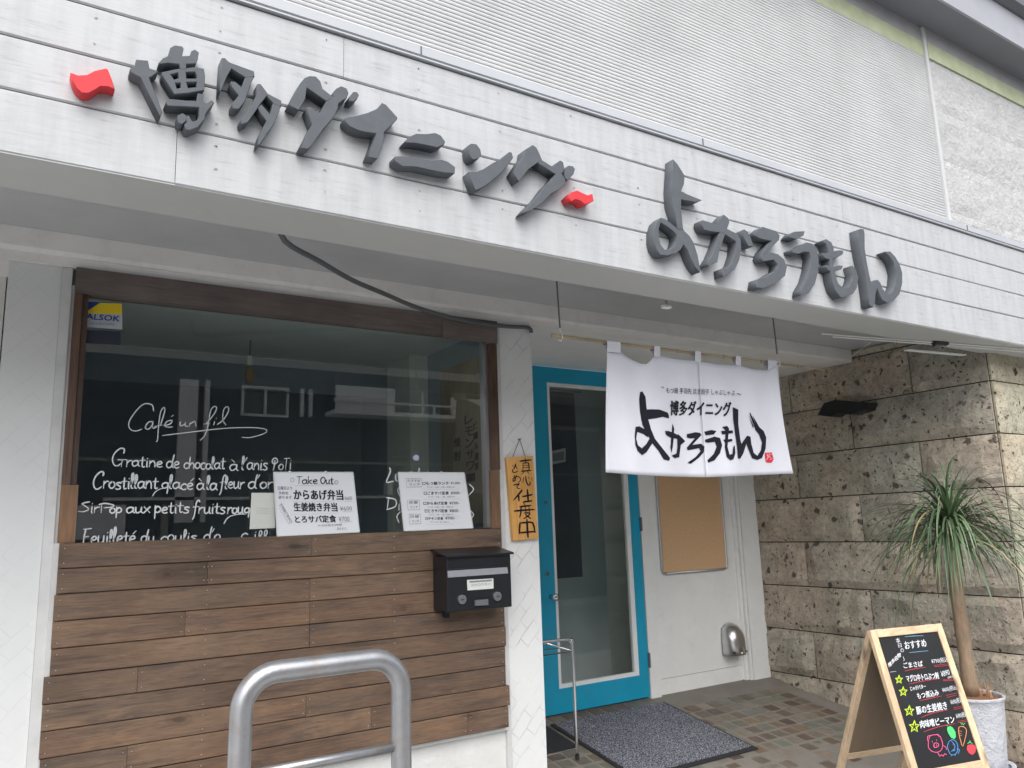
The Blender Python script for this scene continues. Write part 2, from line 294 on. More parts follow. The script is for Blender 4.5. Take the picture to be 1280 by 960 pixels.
# ------------------------------------------------------------------ object helpers
OFF = Vector((0, 0, GZ))
def link(o, parent=None):
    COL.objects.link(o)
    if parent is not None:
        o.parent = parent
    return o
def wloc(o):
    v = Vector((0, 0, 0))
    while o is not None: v += o.location; o = o.parent
    return v
def tag(o, label=None, cat=None, group=None, kind=None):
    if label: o['label'] = label
    if cat: o['category'] = cat
    if group: o['group'] = group
    if kind: o['kind'] = kind
    return o
def thing(name, loc, label, cat, group=None):
    o = bpy.data.objects.new(name, None); o.location = Vector(loc)+OFF; o.empty_display_size = .1
    link(o); return tag(o, label, cat, group)
class MB:
    """collects shapes in scene measurements (camera = origin) and links them as one mesh object"""
    def __init__(s): s.v = []; s.f = []; s.smooth = False
    def add(s, vs, fs):
        n = len(s.v); s.v += [Vector(x) for x in vs]; s.f += [tuple(i+n for i in f) for f in fs]; return s
    def box(s, x0, x1, y0, y1, z0, z1):
        return s.add([(x0, y0, z0), (x1, y0, z0), (x1, y1, z0), (x0, y1, z0), (x0, y0, z1), (x1, y0, z1), (x1, y1, z1), (x0, y1, z1)],
                     [(0, 3, 2, 1), (4, 5, 6, 7), (0, 1, 5, 4), (1, 2, 6, 5), (2, 3, 7, 6), (3, 0, 4, 7)])
    def prism(s, prof, a, b):
        """profile points (3D offsets) swept from a to b"""
        a = Vector(a); b = Vector(b); n = len(prof)
        vs = [a+Vector(p) for p in prof]+[b+Vector(p) for p in prof]
        return s.add(vs, [(i, (i+1) % n, (i+1) % n+n, i+n) for i in range(n)]+[tuple(range(n))[::-1], tuple(range(n, 2*n))])
    def bar(s, a, b, up, wd, th, ch=.0):
        """rectangular bar from a to b; wd along up, th along side"""
        a = Vector(a); b = Vector(b); d = (b-a).normalized(); up = Vector(up); up = (up-d*up.dot(d)).normalized(); sd_ = d.cross(up)
        w_, t_ = wd/2, th/2; c = ch or min(w_, t_)*.15
        pr = [up*x+sd_*y for x, y in ((w_-c, t_), (w_, t_-c), (w_, -t_+c), (w_-c, -t_), (-w_+c, -t_), (-w_, -t_+c), (-w_, t_-c), (-w_+c, t_))]
        return s.prism(pr, a, b)
    def tube(s, pts, r, n=8, cap=True):
        pts = [Vector(p) for p in pts]; rs = r if isinstance(r, (list, tuple)) else [r]*len(pts)
        base = len(s.v); t = (pts[1]-pts[0]).normalized(); up = Vector((0, 0, 1)) if abs(t.z) < .9 else Vector((1, 0, 0))
        for i, p in enumerate(pts):
            t = (pts[min(i+1, len(pts)-1)]-pts[max(i-1, 0)]).normalized(); a = (up-t*up.dot(t)).normalized(); up = a; b = t.cross(a)
            for k in range(n):
                an = 2*math.pi*k/n; s.v.append(p+(a*math.cos(an)+b*math.sin(an))*rs[i])
        for i in range(len(pts)-1):
            for k in range(n):
                k2 = (k+1) % n; o = base+i*n; s.f.append((o+k, o+k2, o+k2+n, o+k+n))
        if cap:
            s.f.append(tuple(base+k for k in range(n))[::-1]); s.f.append(tuple(base+(len(pts)-1)*n+k for k in range(n)))
        return s
    def lathe(s, c, prof, n=32):
        c = Vector(c); base = len(s.v)
        for r_, z in prof:
            for k in range(n):
                a = 2*math.pi*k/n; s.v.append(c+Vector((r_*math.cos(a), r_*math.sin(a), z)))
        for i in range(len(prof)-1):
            for k in range(n):
                k2 = (k+1) % n; o = base+i*n; s.f.append((o+k, o+k2, o+k2+n, o+k+n))
        return s
    def quad(s, a, b, c, d): return s.add([a, b, c, d], [(0, 1, 2, 3)])
    def build(s, name, mat, parent=None, smooth=False, bevel=0):
        me = bpy.data.meshes.new(name); o = bpy.data.objects.new(name, me)
        if parent is None:
            org = Vector((0, 0, 0))
        else: org = wloc(parent)
        me.from_pydata([tuple(v+OFF-org) for v in s.v], [], s.f); me.materials.append(mat)
        if smooth:
            for p in me.polygons: p.use_smooth = True
        me.update(); link(o, parent)
        if bevel:
            b = o.modifiers.new('bevel', 'BEVEL'); b.width = bevel; b.segments = 2; b.limit_method = 'ANGLE'; b.angle_limit = R(40)
        return o
def origin_to(o):
    """move a parentless mesh's origin to its base centre"""
    me = o.data; xs = [v.co for v in me.vertices]
    c = Vector((sum(v.x for v in xs)/len(xs), sum(v.y for v in xs)/len(xs), min(v.z for v in xs)))
    me.transform(Matrix.Translation(-c)); o.location = c; return o
def P(s, ox=0, oy=0, sc=1.):
    return [(ox+float(a.split(',')[0])/sc, oy+float(a.split(',')[1])/sc) for a in s.split()]

# flat ink shapes: polygons / strokes in photo pixels, thrown on the surface they are printed on
def smooth_line(pts, n=3):
    if len(pts) < 3: return pts
    out = []
    for i in range(len(pts)-1):
        p0 = pts[max(i-1, 0)]; p1 = pts[i]; p2 = pts[i+1]; p3 = pts[min(i+2, len(pts)-1)]
        for k in range(n):
            t = k/n
            out.append(tuple(.5*(2*p1[j]+(p2[j]-p0[j])*t+(2*p0[j]-5*p1[j]+4*p2[j]-p3[j])*t*t+(3*p1[j]-p0[j]-3*p2[j]+p3[j])*t**3) for j in range(len(p1))))
    return out+[pts[-1]]
class Ink:
    """flat lettering; every stroke a hair further out than the last so that no two lie in one plane"""
    def __init__(s, proj, out, lift=.0012, step=.00004): s.pr = proj; s.out = Vector(out); s.l = lift; s.st = step; s.k = 0; s.mb = MB()
    def at(s, x, y):
        return s.pr(x, y)+s.out*(s.l+s.k*s.st)
    def line(s, pts, w0, w1=None, n=3, round_=True):
        w1 = w0 if w1 is None else w1
        if n > 1: pts = smooth_line(pts, n)
        m = len(pts); L_, R_ = [], []
        for i, p in enumerate(pts):
            a = pts[max(i-1, 0)]; b = pts[min(i+1, m-1)]; dx, dy = b[0]-a[0], b[1]-a[1]; q = math.hypot(dx, dy) or 1
            w_ = (w0+(w1-w0)*i/max(1, m-1))/2
            if round_ and (i == 0 or i == m-1):
                e = -1 if i == 0 else 1
                p = (p[0]+e*dx/q*w_*.6, p[1]+e*dy/q*w_*.6); w_ *= .6
            L_.append(s.at(p[0]-dy/q*w_, p[1]+dx/q*w_)); R_.append(s.at(p[0]+dy/q*w_, p[1]-dx/q*w_))
        vs = L_+R_; s.mb.add(vs, [(i, i+1, m+i+1, m+i) for i in range(m-1)]); s.k += 1
    def poly(s, pts, fine=0):
        from mathutils.geometry import tessellate_polygon
        tris = [tuple(pts[i] for i in t) for t in tessellate_polygon([[Vector((x, y, 0)) for x, y in pts]])]
        for _ in range(fine):
            nt_ = []
            for a, b, c in tris:
                ab_ = ((a[0]+b[0])/2, (a[1]+b[1])/2); bc = ((b[0]+c[0])/2, (b[1]+c[1])/2); ca = ((c[0]+a[0])/2, (c[1]+a[1])/2)
                nt_ += [(a, ab_, ca), (ab_, b, bc), (ca, bc, c), (ab_, bc, ca)]
            tris = nt_
        for t in tris: s.mb.add([s.at(*q) for q in t], [(0, 1, 2)])
        s.k += 1
    def text(s, body, bl, br, h, bold=0., shear=0, up=None):
        vs, fs = text_mesh(body); x0 = min(v[0] for v in vs); x1 = max(v[0] for v in vs); y0 = min(v[1] for v in vs); y1 = max(v[1] for v in vs)
        ax, ay = br[0]-bl[0], br[1]-bl[1]; q = math.hypot(ax, ay)
        ux, uy = up if up else (ay/q*h, -ax/q*h)
        o_ = bold*math.hypot(ux, uy)*1.1
        for dx, dy in (((0, 0),) if bold < .006 else ((-o_, -o_*.6), (o_, -o_*.6), (-o_, o_*.6), (o_, o_*.6))):
            s.mb.add([s.at(dx+bl[0]+ax*(a-x0)/(x1-x0)+ux*(b-y0)/(y1-y0), dy+bl[1]+ay*(a-x0)/(x1-x0)+uy*(b-y0)/(y1-y0)) for a, b in vs], fs); s.k += 1
    def build(s, name, mat, parent): o = s.mb.build(name, mat, parent); s.mb = MB(); return o
_tc = {}
def text_mesh(body, bold=0.):
    key = (body, bold)
    if key not in _tc:
        c = bpy.data.curves.new('t', 'FONT'); c.body = body; c.resolution_u = 2; c.offset = bold; c.fill_mode = 'FRONT'
        o = bpy.data.objects.new('t', c); COL.objects.link(o); dg = bpy.context.evaluated_depsgraph_get(); m = o.evaluated_get(dg).to_mesh()
        _tc[key] = ([(v.co.x, v.co.y) for v in m.vertices], [tuple(p.vertices) for p in m.polygons])
        o.evaluated_get(dg).to_mesh_clear(); bpy.data.objects.remove(o); bpy.data.curves.remove(c)
    return _tc[key]

# ================================================================== GROUND
YF, ZB, YB2, ZC = 2.046, .894, 2.263, 1.082       # canopy fascia face, underside, back of beam, ceiling
YW, YD, XS, YS = 3.1, 4.022, 4.664, 2.236         # window wall, door wall, stone side wall, stone front
def struct(name, mb, mat, **k):
    o = mb.build(name, mat, **k); o['kind'] = 'structure'; return o
struct('ground', MB().quad((-300, -300, -1.60), (300, -300, -1.60), (300, 300, -1.60), (-300, 300, -1.60)), ASPH)
struct('road', MB().quad((-60, -4.2, -1.596), (60, -4.2, -1.596), (60, .5, -1.596), (-60, .5, -1.596)), ASPH)
struct('pavement', MB().box(-60, 60, .5, 2.0, -1.60, -1.45), PAVE)
struct('far_pavement', MB().box(-60, 60, -5.4, -4.2, -1.60, -1.48), PAVE)
fl = struct('entrance_floor', MB().add([(2.0, 1.95, -1.60), (XS+.02, 1.95, -1.60), (XS+.02, 4.1, -1.60), (2.0, 4.1, -1.60), (2.0, 1.95, fz(1.95)+.003), (XS+.02, 1.95, fz(1.95)+.003), (XS+.02, 4.1, fz(4.1)+.003), (2.0, 4.1, fz(4.1)+.003)],
            [(0, 3, 2, 1), (4, 5, 6, 7), (0, 1, 5, 4), (1, 2, 6, 5), (2, 3, 7, 6), (3, 0, 4, 7)]), GROUT)
tp = .0985; tm_ = None; rest = MB(); cnt = 0; cand = []
sn, cs_ = math.sin(math.atan(SL)), math.cos(math.atan(SL))
for i in range(-12, 16):
    for j in range(-12, 13):
        x = 3.459+i*tp; y = 3.077+j*tp
        if not (2.16 < x < XS-.13 and 2.02 < y < (3.80 if x > 3.5 else 3.985)): continue
        if 2.78 < x < 3.46 and 3.25 < y < 3.80: continue
        d = ray(0, 0); v = Vector((x, y, fz(y))); q = v.dot(CF); px = 640+FPX*v.dot(CR)/q; py = 480-FPX*v.dot(CU)/q
        cand.append((0 if (670 < px < 1110 and py < 975) else 1, q, x, y))
cand.sort()
tms = []
for k in range(5):
    mb = MB(); a, b = .0425, .0405; rg = random.Random(k)
    j = [rg.uniform(-.0016, .0016) for _ in range(8)]
    def TR(x, y, z): return (x, y*cs_-z*sn, y*sn+z*cs_)
    lo = [TR(-a+j[0], -b+j[1], -.004), TR(a+j[2], -b+j[3], -.004), TR(a+j[4], b+j[5], -.004), TR(-a+j[6], b+j[7], -.004)]
    hi = [TR((-a+.003)+j[0], (-b+.003)+j[1], .0035), TR((a-.003)+j[2], (-b+.003)+j[3], .0035), TR((a-.003)+j[4], (b-.003)+j[5], .0035), TR((-a+.003)+j[6], (b-.003)+j[7], .0035)]
    me = bpy.data.meshes.new('tile'); me.from_pydata(lo+hi, [], [(0, 3, 2, 1), (4, 5, 6, 7), (0, 1, 5, 4), (1, 2, 6, 5), (2, 3, 7, 6), (3, 0, 4, 7)]); me.materials.append(TILE); tms.append(me)
for vis, q, x, y in cand:
    dz = .004+random.uniform(-.0012, .0008)
    if vis == 0 and cnt < 300:
        o = bpy.data.objects.new('tile', random.choice(tms)); o.location = (x, y, fz(y)+dz+GZ); link(o, fl); cnt += 1
    else:
        rest.add([Vector(v.co)+Vector((x, y, fz(y)+dz)) for v in tms[0].vertices], [tuple(p.vertices) for p in tms[0].polygons])
if rest.v: tag(rest.build('tile_field', TILE, fl), kind='stuff')

# ================================================================== STONE WALL
def rock(w_, h_, seed, nx=12, ny=6, depth=.024, margin=.02):
    """front face grid in local (a along, b up, d outward) of a rock-faced block"""
    vs, fs = [], []
    for j in range(ny+1):
        for i in range(nx+1):
            a = w_*i/nx; b = h_*j/ny; e = min(a, w_-a, b, h_-b)
            d = 0 if e < 1e-6 else (margin*.35+depth*(.55+noise.noise(Vector((a*5, b*5, seed*3.1)))+.5*noise.noise(Vector((a*14, b*14, seed*1.7)))))
            if 0 < i < nx and 0 < j < ny: a += w_/nx*.25*noise.noise(Vector((i*1.3, j*2.1, seed))); b += h_/ny*.25*noise.noise(Vector((i*2.3, j*1.1, seed+9)))
            vs.append((a, b, max(d, 0)))
    n1 = nx+1
    for j in range(ny):
        for i in range(nx): fs.append((j*n1+i, j*n1+i+1, (j+1)*n1+i+1, (j+1)*n1+i))
    # sides going back
    ring = [i for i in range(n1)]+[j*n1+nx for j in range(1, ny+1)]+[ny*n1+i for i in range(nx-1, -1, -1)]+[j*n1 for j in range(ny-1, 0, -1)]
    m0 = len(vs)
    for k in ring: vs.append((vs[k][0], vs[k][1], -.09))
    for k in range(len(ring)):
        k2 = (k+1) % len(ring); fs.append((ring[k2], ring[k], m0+k, m0+k2))
    return vs, fs
sw = thing('stone_wall', (XS+.2, 3.0, -1.45), 'brown pitted stone block wall at the right of the entrance, with dark joints', 'wall')
MB().box(XS+.012, XS+.30, YS+.012, 4.3, -1.55, 1.40).build('mortar_core', MORTAR, sw)
MB().box(XS+.29, 7.2, YS+.012, 4.3, -1.55, 1.40).build('wall_core', MORTAR, sw)
gap = .0035
for c in range(9):
    z1 = 1.031-.3*c; z0 = z1-.3; par = c % 2
    if c == 0: z1b = 1.08
    ys = [2.246, 2.70, 3.60, 4.06] if par == 0 else [2.246, 3.14, 4.06]
    for k in range(len(ys)-1):
        a0, a1 = ys[k]+gap, ys[k+1]-gap
        vs, fs = rock(a1-a0, .3-2*gap, c*7+k+1, nx=max(5, int((a1-a0)/.075)))
        MB().add([(XS-d, a1-a, z0+gap+b) for a, b, d in vs], fs).build('stone', TUFF, sw, smooth=False)
    xs = [XS+.016, 5.2, 6.1, 7.0] if par == 0 else [XS+.016, 5.6, 6.5, 7.2]
    for k in range(len(xs)-1):
        a0, a1 = xs[k]+gap, xs[k+1]-gap
        vs, fs = rock(a1-a0, .3-2*gap, 100+c*7+k, nx=max(5, int((a1-a0)/.075)), depth=.008)
        MB().add([(a0+a, YS-d, z0+gap+b) for a, b, d in vs], fs).build('stone', TUFFL, sw)
for (y0, y1) in ((2.246, 3.14), (3.14, 4.06)):
    vs, fs = rock(y1-y0-.007, .06, 77, nx=10, ny=2); MB().add([(XS-d, y1-.003-a, 1.035+b) for a, b, d in vs], fs).build('stone', TUFF, sw)

# ================================================================== SHOP BUILDING
sb = thing('shop_building', (2.0, 3.0, -1.45), 'white shop front with plank-clad canopy, ribbed upper wall and brown boarding below the window', 'building')
# --- canopy fascia planks
XL, XR = -1.6, 6.2
rows = [(.894, 1.054, [.30, 3.92]), (1.054, 1.192, [1.15, 4.6]), (1.192, 1.329, [-.2, 2.24, 4.9]), (1.329, 1.467, [.75, 3.15, 5.4])]
nails = MB()
for k, (z0, z1, sm) in enumerate(rows):
    xs = [XL]+sm+[XR]
    for i in range(len(xs)-1):
        a, b = xs[i]+.0007, xs[i+1]-.0007; c = .004; pz = z0+.0015; qz = z1-.0015; dy = random.uniform(-.001, .001)
        prof = [(0, YF+dy+c, pz), (0, YF+dy, pz+c), (0, YF+dy, qz-c), (0, YF+dy+c, qz), (0, YF+.022, qz), (0, YF+.022, pz)]
        MB().prism(prof, (a, 0, 0), (b, 0, 0)).build('plank', FASC, sb)
    x = .1-1.5
    while x < 6:
        for zz in ((z0+.035, z1-.03) if k else (z0+.065, z1-.03)):
            if random.random() < .72:
                r_ = .0028; nails.add([(x+random.uniform(-.004, .004)+r_*math.cos(t*math.pi/3), YF-.0018, zz+r_*math.sin(t*math.pi/3)) for t in range(6)], [tuple(range(6))])
        x += .2995
tag(nails.build('nail_heads', pm('nail_grey', (.25, .25, .25), .5), sb), kind='stuff')
MB().box(XL, XR, YF+.0225, YF+.05, .897, 1.50).build('fascia_backing', BEAM, sb)
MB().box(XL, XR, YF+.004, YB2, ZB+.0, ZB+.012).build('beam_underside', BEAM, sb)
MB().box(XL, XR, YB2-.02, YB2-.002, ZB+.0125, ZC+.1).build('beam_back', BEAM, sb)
# flashing on top of the fascia
prof = [(0, YF-.011, 1.469), (0, YF-.011, 1.474), (0, YF-.001, 1.476), (0, YF-.001, 1.482), (0, YF-.009, 1.4835), (0, YF-.009, 1.511), (0, YF-.005, 1.5135), (0, 2.085, 1.5135), (0, 2.085, 1.469)]
MB().prism(prof, (XL, 0, 0), (XR, 0, 0)).build('flashing', FLASH, sb)
for x in (-.9, 1.0, 2.25, 4.23): MB().box(x, x+.004, YF-.012, YF-.0095, 1.484, 1.512).build('flashing_joint', DARKM, sb)
# ceiling and lintel
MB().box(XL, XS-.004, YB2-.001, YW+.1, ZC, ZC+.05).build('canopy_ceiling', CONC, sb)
MB().prism([(0, 3.070, ZC-.001), (0, 3.070, 1.012), (0, 3.078, .998), (0, 3.20, .998), (0, 3.20, ZC-.001)], (XL, 0, 0), (XS-.02, 0, 0)).build('lintel', LINT, sb)
MB().box(XL, 2.098, YW+.003, YW+.1, .905, .9975).build('window_header', LINT, sb)
MB().box(XL+.0, 2.095, 3.088, YW-.0005, .962, .9975).build('header_strip', LINT, sb)
MB().box(2.101, XS-.004, 3.201, YD, 1.004, 1.03).build('recess_ceiling', WHITE, sb)
# pillars
MB().box(-1.6, -.066, YW+.012, YW+.15, -1.5, .960).build('side_wall', plaster('left_wall_plaster', (.66, .66, .64), .3), sb)
MB().box(-.062, .098, YW, YW+.15, -1.5, .961).build('pillar', plaster('left_pillar_plaster', (.68, .695, .70), .3), sb)
MB().box(1.915, 2.10, YW-.004, YW+.15, -1.5, .961).build('pillar', PILL, sb)
MB().box(2.0, 2.099, YW+.151, YD+.1, -1.5, 1.003).build('recess_side_wall', WHITE, sb)
for (a, b) in ((.0985, .130), (1.8925, 1.9145)):
    MB().prism([(a, YW-.012, 0), (b, YW-.012, 0), (b, YW+.06, 0), (a, YW+.06, 0)], (0, 0, -1.5), (0, 0, .960)).build('trim_post', TRIM, sb)
MB().box(.1305, .140, YW+.0, YW+.05, .90, .958).build('trim_gap', DARKM, sb); MB().box(.1302, .1403, YW-.006, YW+.05, -.004, .8995).build('trim_strip', TRIM, sb); MB().box(.1302, .158, YW-.0225, YW+.05, -1.5, -.0045).build('trim_strip', TRIM, sb)
# base under the boarding
MB().box(.1405, 1.892, YW+.004, YW+.15, -1.5, -.868).build('base_render', BASEC, sb)
MB().box(.1405, 1.892, YW-.018, YW+.04, -.8665, -.835).build('base_ledge', WHITE, sb)
# boarding
zs = [-.004, -.088, -.171, -.257, -.343, -.428, -.513, -.596, -.678, -.762, -.850]
cuts = [[1.005], [.62], [1.0], [.55, 1.0], [1.0], [.405], [1.35], [.99], [.385, 1.25], [1.68]]
lx = [.150, .150, .146, .146, .148, .132, .134, .134, .138, .134]; rx = [1.892, 1.888, 1.892, 1.886, 1.896, 1.9, 1.896, 1.893, 1.912, 1.902]
for k in range(10):
    xs = [lx[k]-.004]+cuts[k]+[rx[k]-.02]
    for i in range(len(xs)-1):
        a, b = xs[i]+.0006, xs[i+1]-.0006; z1, z0 = zs[k]-.0012, zs[k+1]+.0012; yy = YW-.042+random.uniform(-.003, .003); c = .0025
        prof = [(0, yy+c, z0), (0, yy, z0+c), (0, yy, z1-c), (0, yy+c, z1), (0, yy+.018, z1), (0, yy+.018, z0)]
        MB().prism(prof, (a, 0, 0), (b, 0, 0)).build('plank', PLANK, sb)
MB().box(.16, 1.87, YW-.0235, YW+.1, -.849, -.012).build('boarding_backing', BLK, sb)
nh = MB()
for k in range(10):
    for x in [lx[k]+.012, rx[k]-.035]+[c+d for c in cuts[k] for d in (-.013, .013)]+[.62, 1.35]:
        for zz in (zs[k]-.018, zs[k+1]+.018): nh.add([(x+.0022*math.cos(t*math.pi/3), YW-.0462, zz+.0022*math.sin(t*math.pi/3)) for t in range(6)], [tuple(range(6))])
tag(nh.build('nail_heads', ALU, sb), kind='stuff')
# --- window
win = MB().box(.1405, 1.892, YW-.03, YW+.03, .868, .9615).build('window_frame', FRAMEW, sb)
MB().box(1.60, 1.888, YW-.034, YW-.0305, .852, .93).build('frame_patch', FRAMEW, win)
MB().box(.1405, .166, YW-.026, YW+.03, .19, .867).build('stile', FRAMEV, win)
MB().box(.1405, .192, YW-.024, YW+.03, -.004, .19).build('stile', FRAMEL, win)
MB().box(.1665, .186, YW-.018, YW+.03, .191, .867).build('stile', FRAMEV, win)
MB().box(1.846, 1.888, YW-.026, YW+.03, .26, .851).build('stile', FRAMEV, win)
MB().box(1.838, 1.882, YW-.024, YW+.03, -.004, .2595).build('stile', FRAMEL, win)
MB().box(1.822, 1.8455, YW-.005, YW+.03, .0, .867).build('aluminium_bead', ALU, win)
MB().box(.187, 1.83, YW+.012, YW+.016, -.03, .868).build('glass_pane', GLASS, win)
YG = YW+.012
# writing on the glass: a hand alphabet of pen strokes (x to the right, y up, x-height 1)
GL = {
 'a': (.95, ['.82,.85 .5,1 .15,.8 .08,.35 .3,0 .6,.15 .8,.55', '.82,.95 .78,.25 1,.0']), 'b': (.85, ['.15,2 .1,1 .1,.05', '.1,.5 .4,.95 .75,.7 .7,.2 .4,0 .12,.15']),
 'c': (.75, ['.72,.85 .45,1 .12,.7 .12,.25 .4,0 .72,.15']), 'd': (.95, ['.8,.8 .5,.98 .15,.75 .1,.3 .35,0 .65,.15 .82,.6', '.98,2.0 .85,1.2 .8,.3 .98,0']),
 'e': (.8, ['.12,.5 .5,.55 .7,.78 .45,1 .15,.75 .12,.3 .4,0 .75,.15']), 'f': (.7, ['.85,1.75 .7,2.05 .45,1.7 .35,.8 .25,-.4 .05,-.95', '.05,.95 .75,1.05']),
 'g': (.9, ['.8,.85 .5,1 .15,.75 .15,.3 .45,.1 .78,.4', '.82,.95 .8,0 .75,-.75']), 'h': (.9, ['.15,2 .12,1 .1,0', '.12,.5 .45,.98 .75,.8 .8,0']),
 'i': (.4, ['.2,1 .2,.1 .3,0', '.22,1.45 .25,1.5']), 'l': (.45, ['.1,.5 .35,1.4 .3,2 .15,1.9 .12,.6 .15,.1 .38,.0']), 'm': (1.3, ['.1,1 .1,0', '.1,.6 .4,1 .6,.7 .6,0', '.6,.6 .9,1 1.1,.7 1.15,0']),
 'n': (.9, ['.12,1 .12,0', '.12,.55 .45,1 .72,.75 .78,0']), 'o': (.85, ['.45,1 .12,.7 .15,.2 .45,0 .75,.3 .72,.8 .45,1']), 'p': (.85, ['.12,1.1 .14,0 .12,-.9', '.12,.6 .4,1 .75,.7 .7,.25 .4,.05 .14,.2']),
 'r': (.7, ['.12,1 .12,0', '.12,.55 .4,.95 .7,.95']), 's': (.75, ['.7,.95 .35,1 .15,.78 .6,.42 .62,.12 .3,0 .05,.1']), 't': (.7, ['.35,1.6 .32,.3 .45,0 .65,.1', '.05,1.05 .7,1.1']),
 'u': (.95, ['.12,1 .12,.3 .35,0 .7,.3', '.75,1 .75,.2 .95,0']), 'x': (.85, ['.1,1 .75,0', '.75,1 .4,.5 .05,-.1']), 'é': (.8, ['.12,.5 .5,.55 .7,.78 .45,1 .15,.75 .12,.3 .4,0 .75,.15', '.45,1.3 .75,1.7']),
 'à': (.95, ['.82,.85 .5,1 .15,.8 .08,.35 .3,0 .6,.15 .8,.55', '.82,.95 .78,.25 1,.0', '.25,1.75 .55,1.35']), "'": (.35, ['.3,2.0 .1,1.5']), ' ': (.55, []),
 'C': (1.3, ['1.25,1.7 1.3,2.1 .9,2.2 .35,1.6 .12,.8 .3,.1 .7,-.1 1.15,.25']), 'G': (1.4, ['1.2,1.6 1.25,2.1 .85,2.2 .35,1.6 .15,.8 .35,.1 .7,0 1.0,.3', '.7,.75 1.5,.8', '1.1,.75 1.05,-.1']),
 'S': (1.3, ['1.2,1.75 .5,1.55 .35,1.35 1.0,.8 1.1,.45 .5,.1 -.1,.2']), 'F': (1.1, ['.45,2 .3,1 .25,-.2', '.2,2.0 1.1,2.1', '.3,1.0 .85,1.05']), 'Q': (1.1, ['.5,.9 .15,1.3 .3,1.9 .75,1.95 .95,1.4 .6,.9', '.55,1.6 .5,.5 .4,-.2']),
 'T': (.8, ['.0,1.9 .85,1.95', '.35,1.9 .3,.0']), 'P': (1.3, ['.2,1.2 .2,.0', '-.1,1.4 .6,1.6 1.6,1.3 1.4,1.0 .5,.85']), 'L': (1.0, ['.35,2.2 .45,1.6 .1,.1 .25,-.1 .9,.1']), 'D': (1.1, ['.2,1.8 .15,.0', '.0,1.8 .9,1.5 .95,.5 .1,.0']),
 '(': (.5, ['.4,1.8 .1,.9 .35,-.3']), ')': (.5, ['.1,1.8 .45,.9 .1,-.3']), '7': (.8, ['.1,1.7 .75,1.75 .3,0']),
 'k': (.85, ['.12,2 .1,0', '.7,1.0 .15,.5 .75,0']), 'O': (1.2, ['.6,1.9 .15,1.2 .3,.2 .8,.1 1.1,.9 .9,1.7 .6,1.9']),
}
def hand(inkobj, text, x0, y0, x1, y1, xh, wd, rs=1, slant=.12, yoff=None):
    tot = sum(GL[c][0] for c in text); sx = (x1-x0)/tot; x = 0; rg = random.Random(rs)
    for c in text:
        adv, st = GL[c]; jy = rg.uniform(-.08, .08)*xh; k = rg.uniform(.92, 1.1)
        for s_ in st:
            pts = [(x0+(x+a)*sx+slant*b*xh*0.6, y0+(y1-y0)*((x+a)/tot)-b*xh*k+jy) for a, b in P(s_)]
            inkobj.line(pts, wd*1.0, wd*.72)
        x += adv
gi = Ink(yplane(YG), (0, -1, 0), .0012)
Z8 = lambda s: P(s, 80, 500, 8)
Z9 = lambda s: P(s, 220, 500, 8)
for s_ in ('895,110 880,50 800,40 720,110 650,220 660,290 720,310 780,290', '880,215 840,225 812,280 850,290 890,235', '890,215 885,280 930,270', '965,250 1005,120 1000,75 965,120 945,260 935,400 920,415', '905,265 990,250',
           '1000,255 1060,240 1080,205 1030,215 1005,255 1040,272 1085,268', '1075,165 1095,152', '1165,220 1160,262 1210,240', '1212,225 1212,262 1240,262'):
    gi.line(Z8(s_), 1.5, 1.1)
for s_ in ('40,220 42,262 90,240', '92,222 95,265', '140,225 130,268', '140,240 185,215 200,262', '275,240 340,238', '300,240 380,140 405,80 380,65 345,110 320,250 290,350 240,405', '385,215 380,240 375,252', '400,180 402,186', '410,245 470,200 525,110 510,68 475,100 468,200 500,252'):
    gi.line(Z9(s_), 1.4, 1.0)
gi.line(P('492,178 640,160 800,142 940,138 1010,148 1000,168 930,188 888,186', 80, 500, 4), 1.2, .9)
gi.build('written_line', CHALKW, win)
hand(gi, 'G', 138, 582.5, 156, 583, 9.2, 1.9, 1); hand(gi, 'ratine', 157, 583, 203, 584, 7.4, 2.0, 2)
hand(gi, 'de', 207, 585, 224, 585.5, 8, 1.9, 3); hand(gi, 'chocolat', 229, 586, 281, 586.5, 7.6, 1.9, 4); hand(gi, 'à', 286, 588, 297, 588, 7.2, 1.8, 5)
hand(gi, "l'anis", 301, 587, 334, 588, 7.8, 1.8, 6); hand(gi, 'QoTi', 338, 587, 364, 587, 7.4, 1.6, 7)
gi.build('written_line', CHALKW, win)
hand(gi, 'Crostillant', 115, 611, 197, 611, 8.6, 2.2, 8); hand(gi, 'glacé', 201, 611, 241, 612, 7.8, 2.0, 9); hand(gi, 'à', 245, 612, 255, 612, 7.8, 2, 10)
hand(gi, 'la', 257, 612, 271, 612, 8.2, 2.2, 11); hand(gi, 'fleur', 274, 611, 305, 611, 8, 1.9, 12); hand(gi, "d'or", 309, 611, 341, 611, 8.2, 2, 13)
gi.line(P('885,960 910,920 960,890 1000,885', 80, 500, 8), 1.4, .7)
gi.build('written_line', CHALKW, win)
hand(gi, 'SirP', 98, 641, 138, 641, 7.2, 1.8, 14); hand(gi, 'op', 136, 641, 152, 641, 7, 2.2, 15); hand(gi, 'aux', 157, 641.5, 188, 641, 7, 2.2, 16)
hand(gi, 'petits', 192, 641, 236, 641, 7.6, 2.1, 17); hand(gi, 'fruits', 240, 642, 281, 642, 7.8, 2.0, 18); hand(gi, 'rouge', 283, 642, 318, 642, 7.2, 2.2, 19)
gi.line(P('570,525 620,450 720,415 840,410', 220, 600, 9.6), 1.4, .7)
gi.build('written_line', CHALKW, win)
hand(gi, 'Feuilleté', 101, 680, 169, 679, 9.0, 2.2, 20); hand(gi, 'du', 175, 678, 193, 678, 7.4, 2, 21); hand(gi, 'coulis', 200, 677, 245, 676, 7, 1.9, 22)
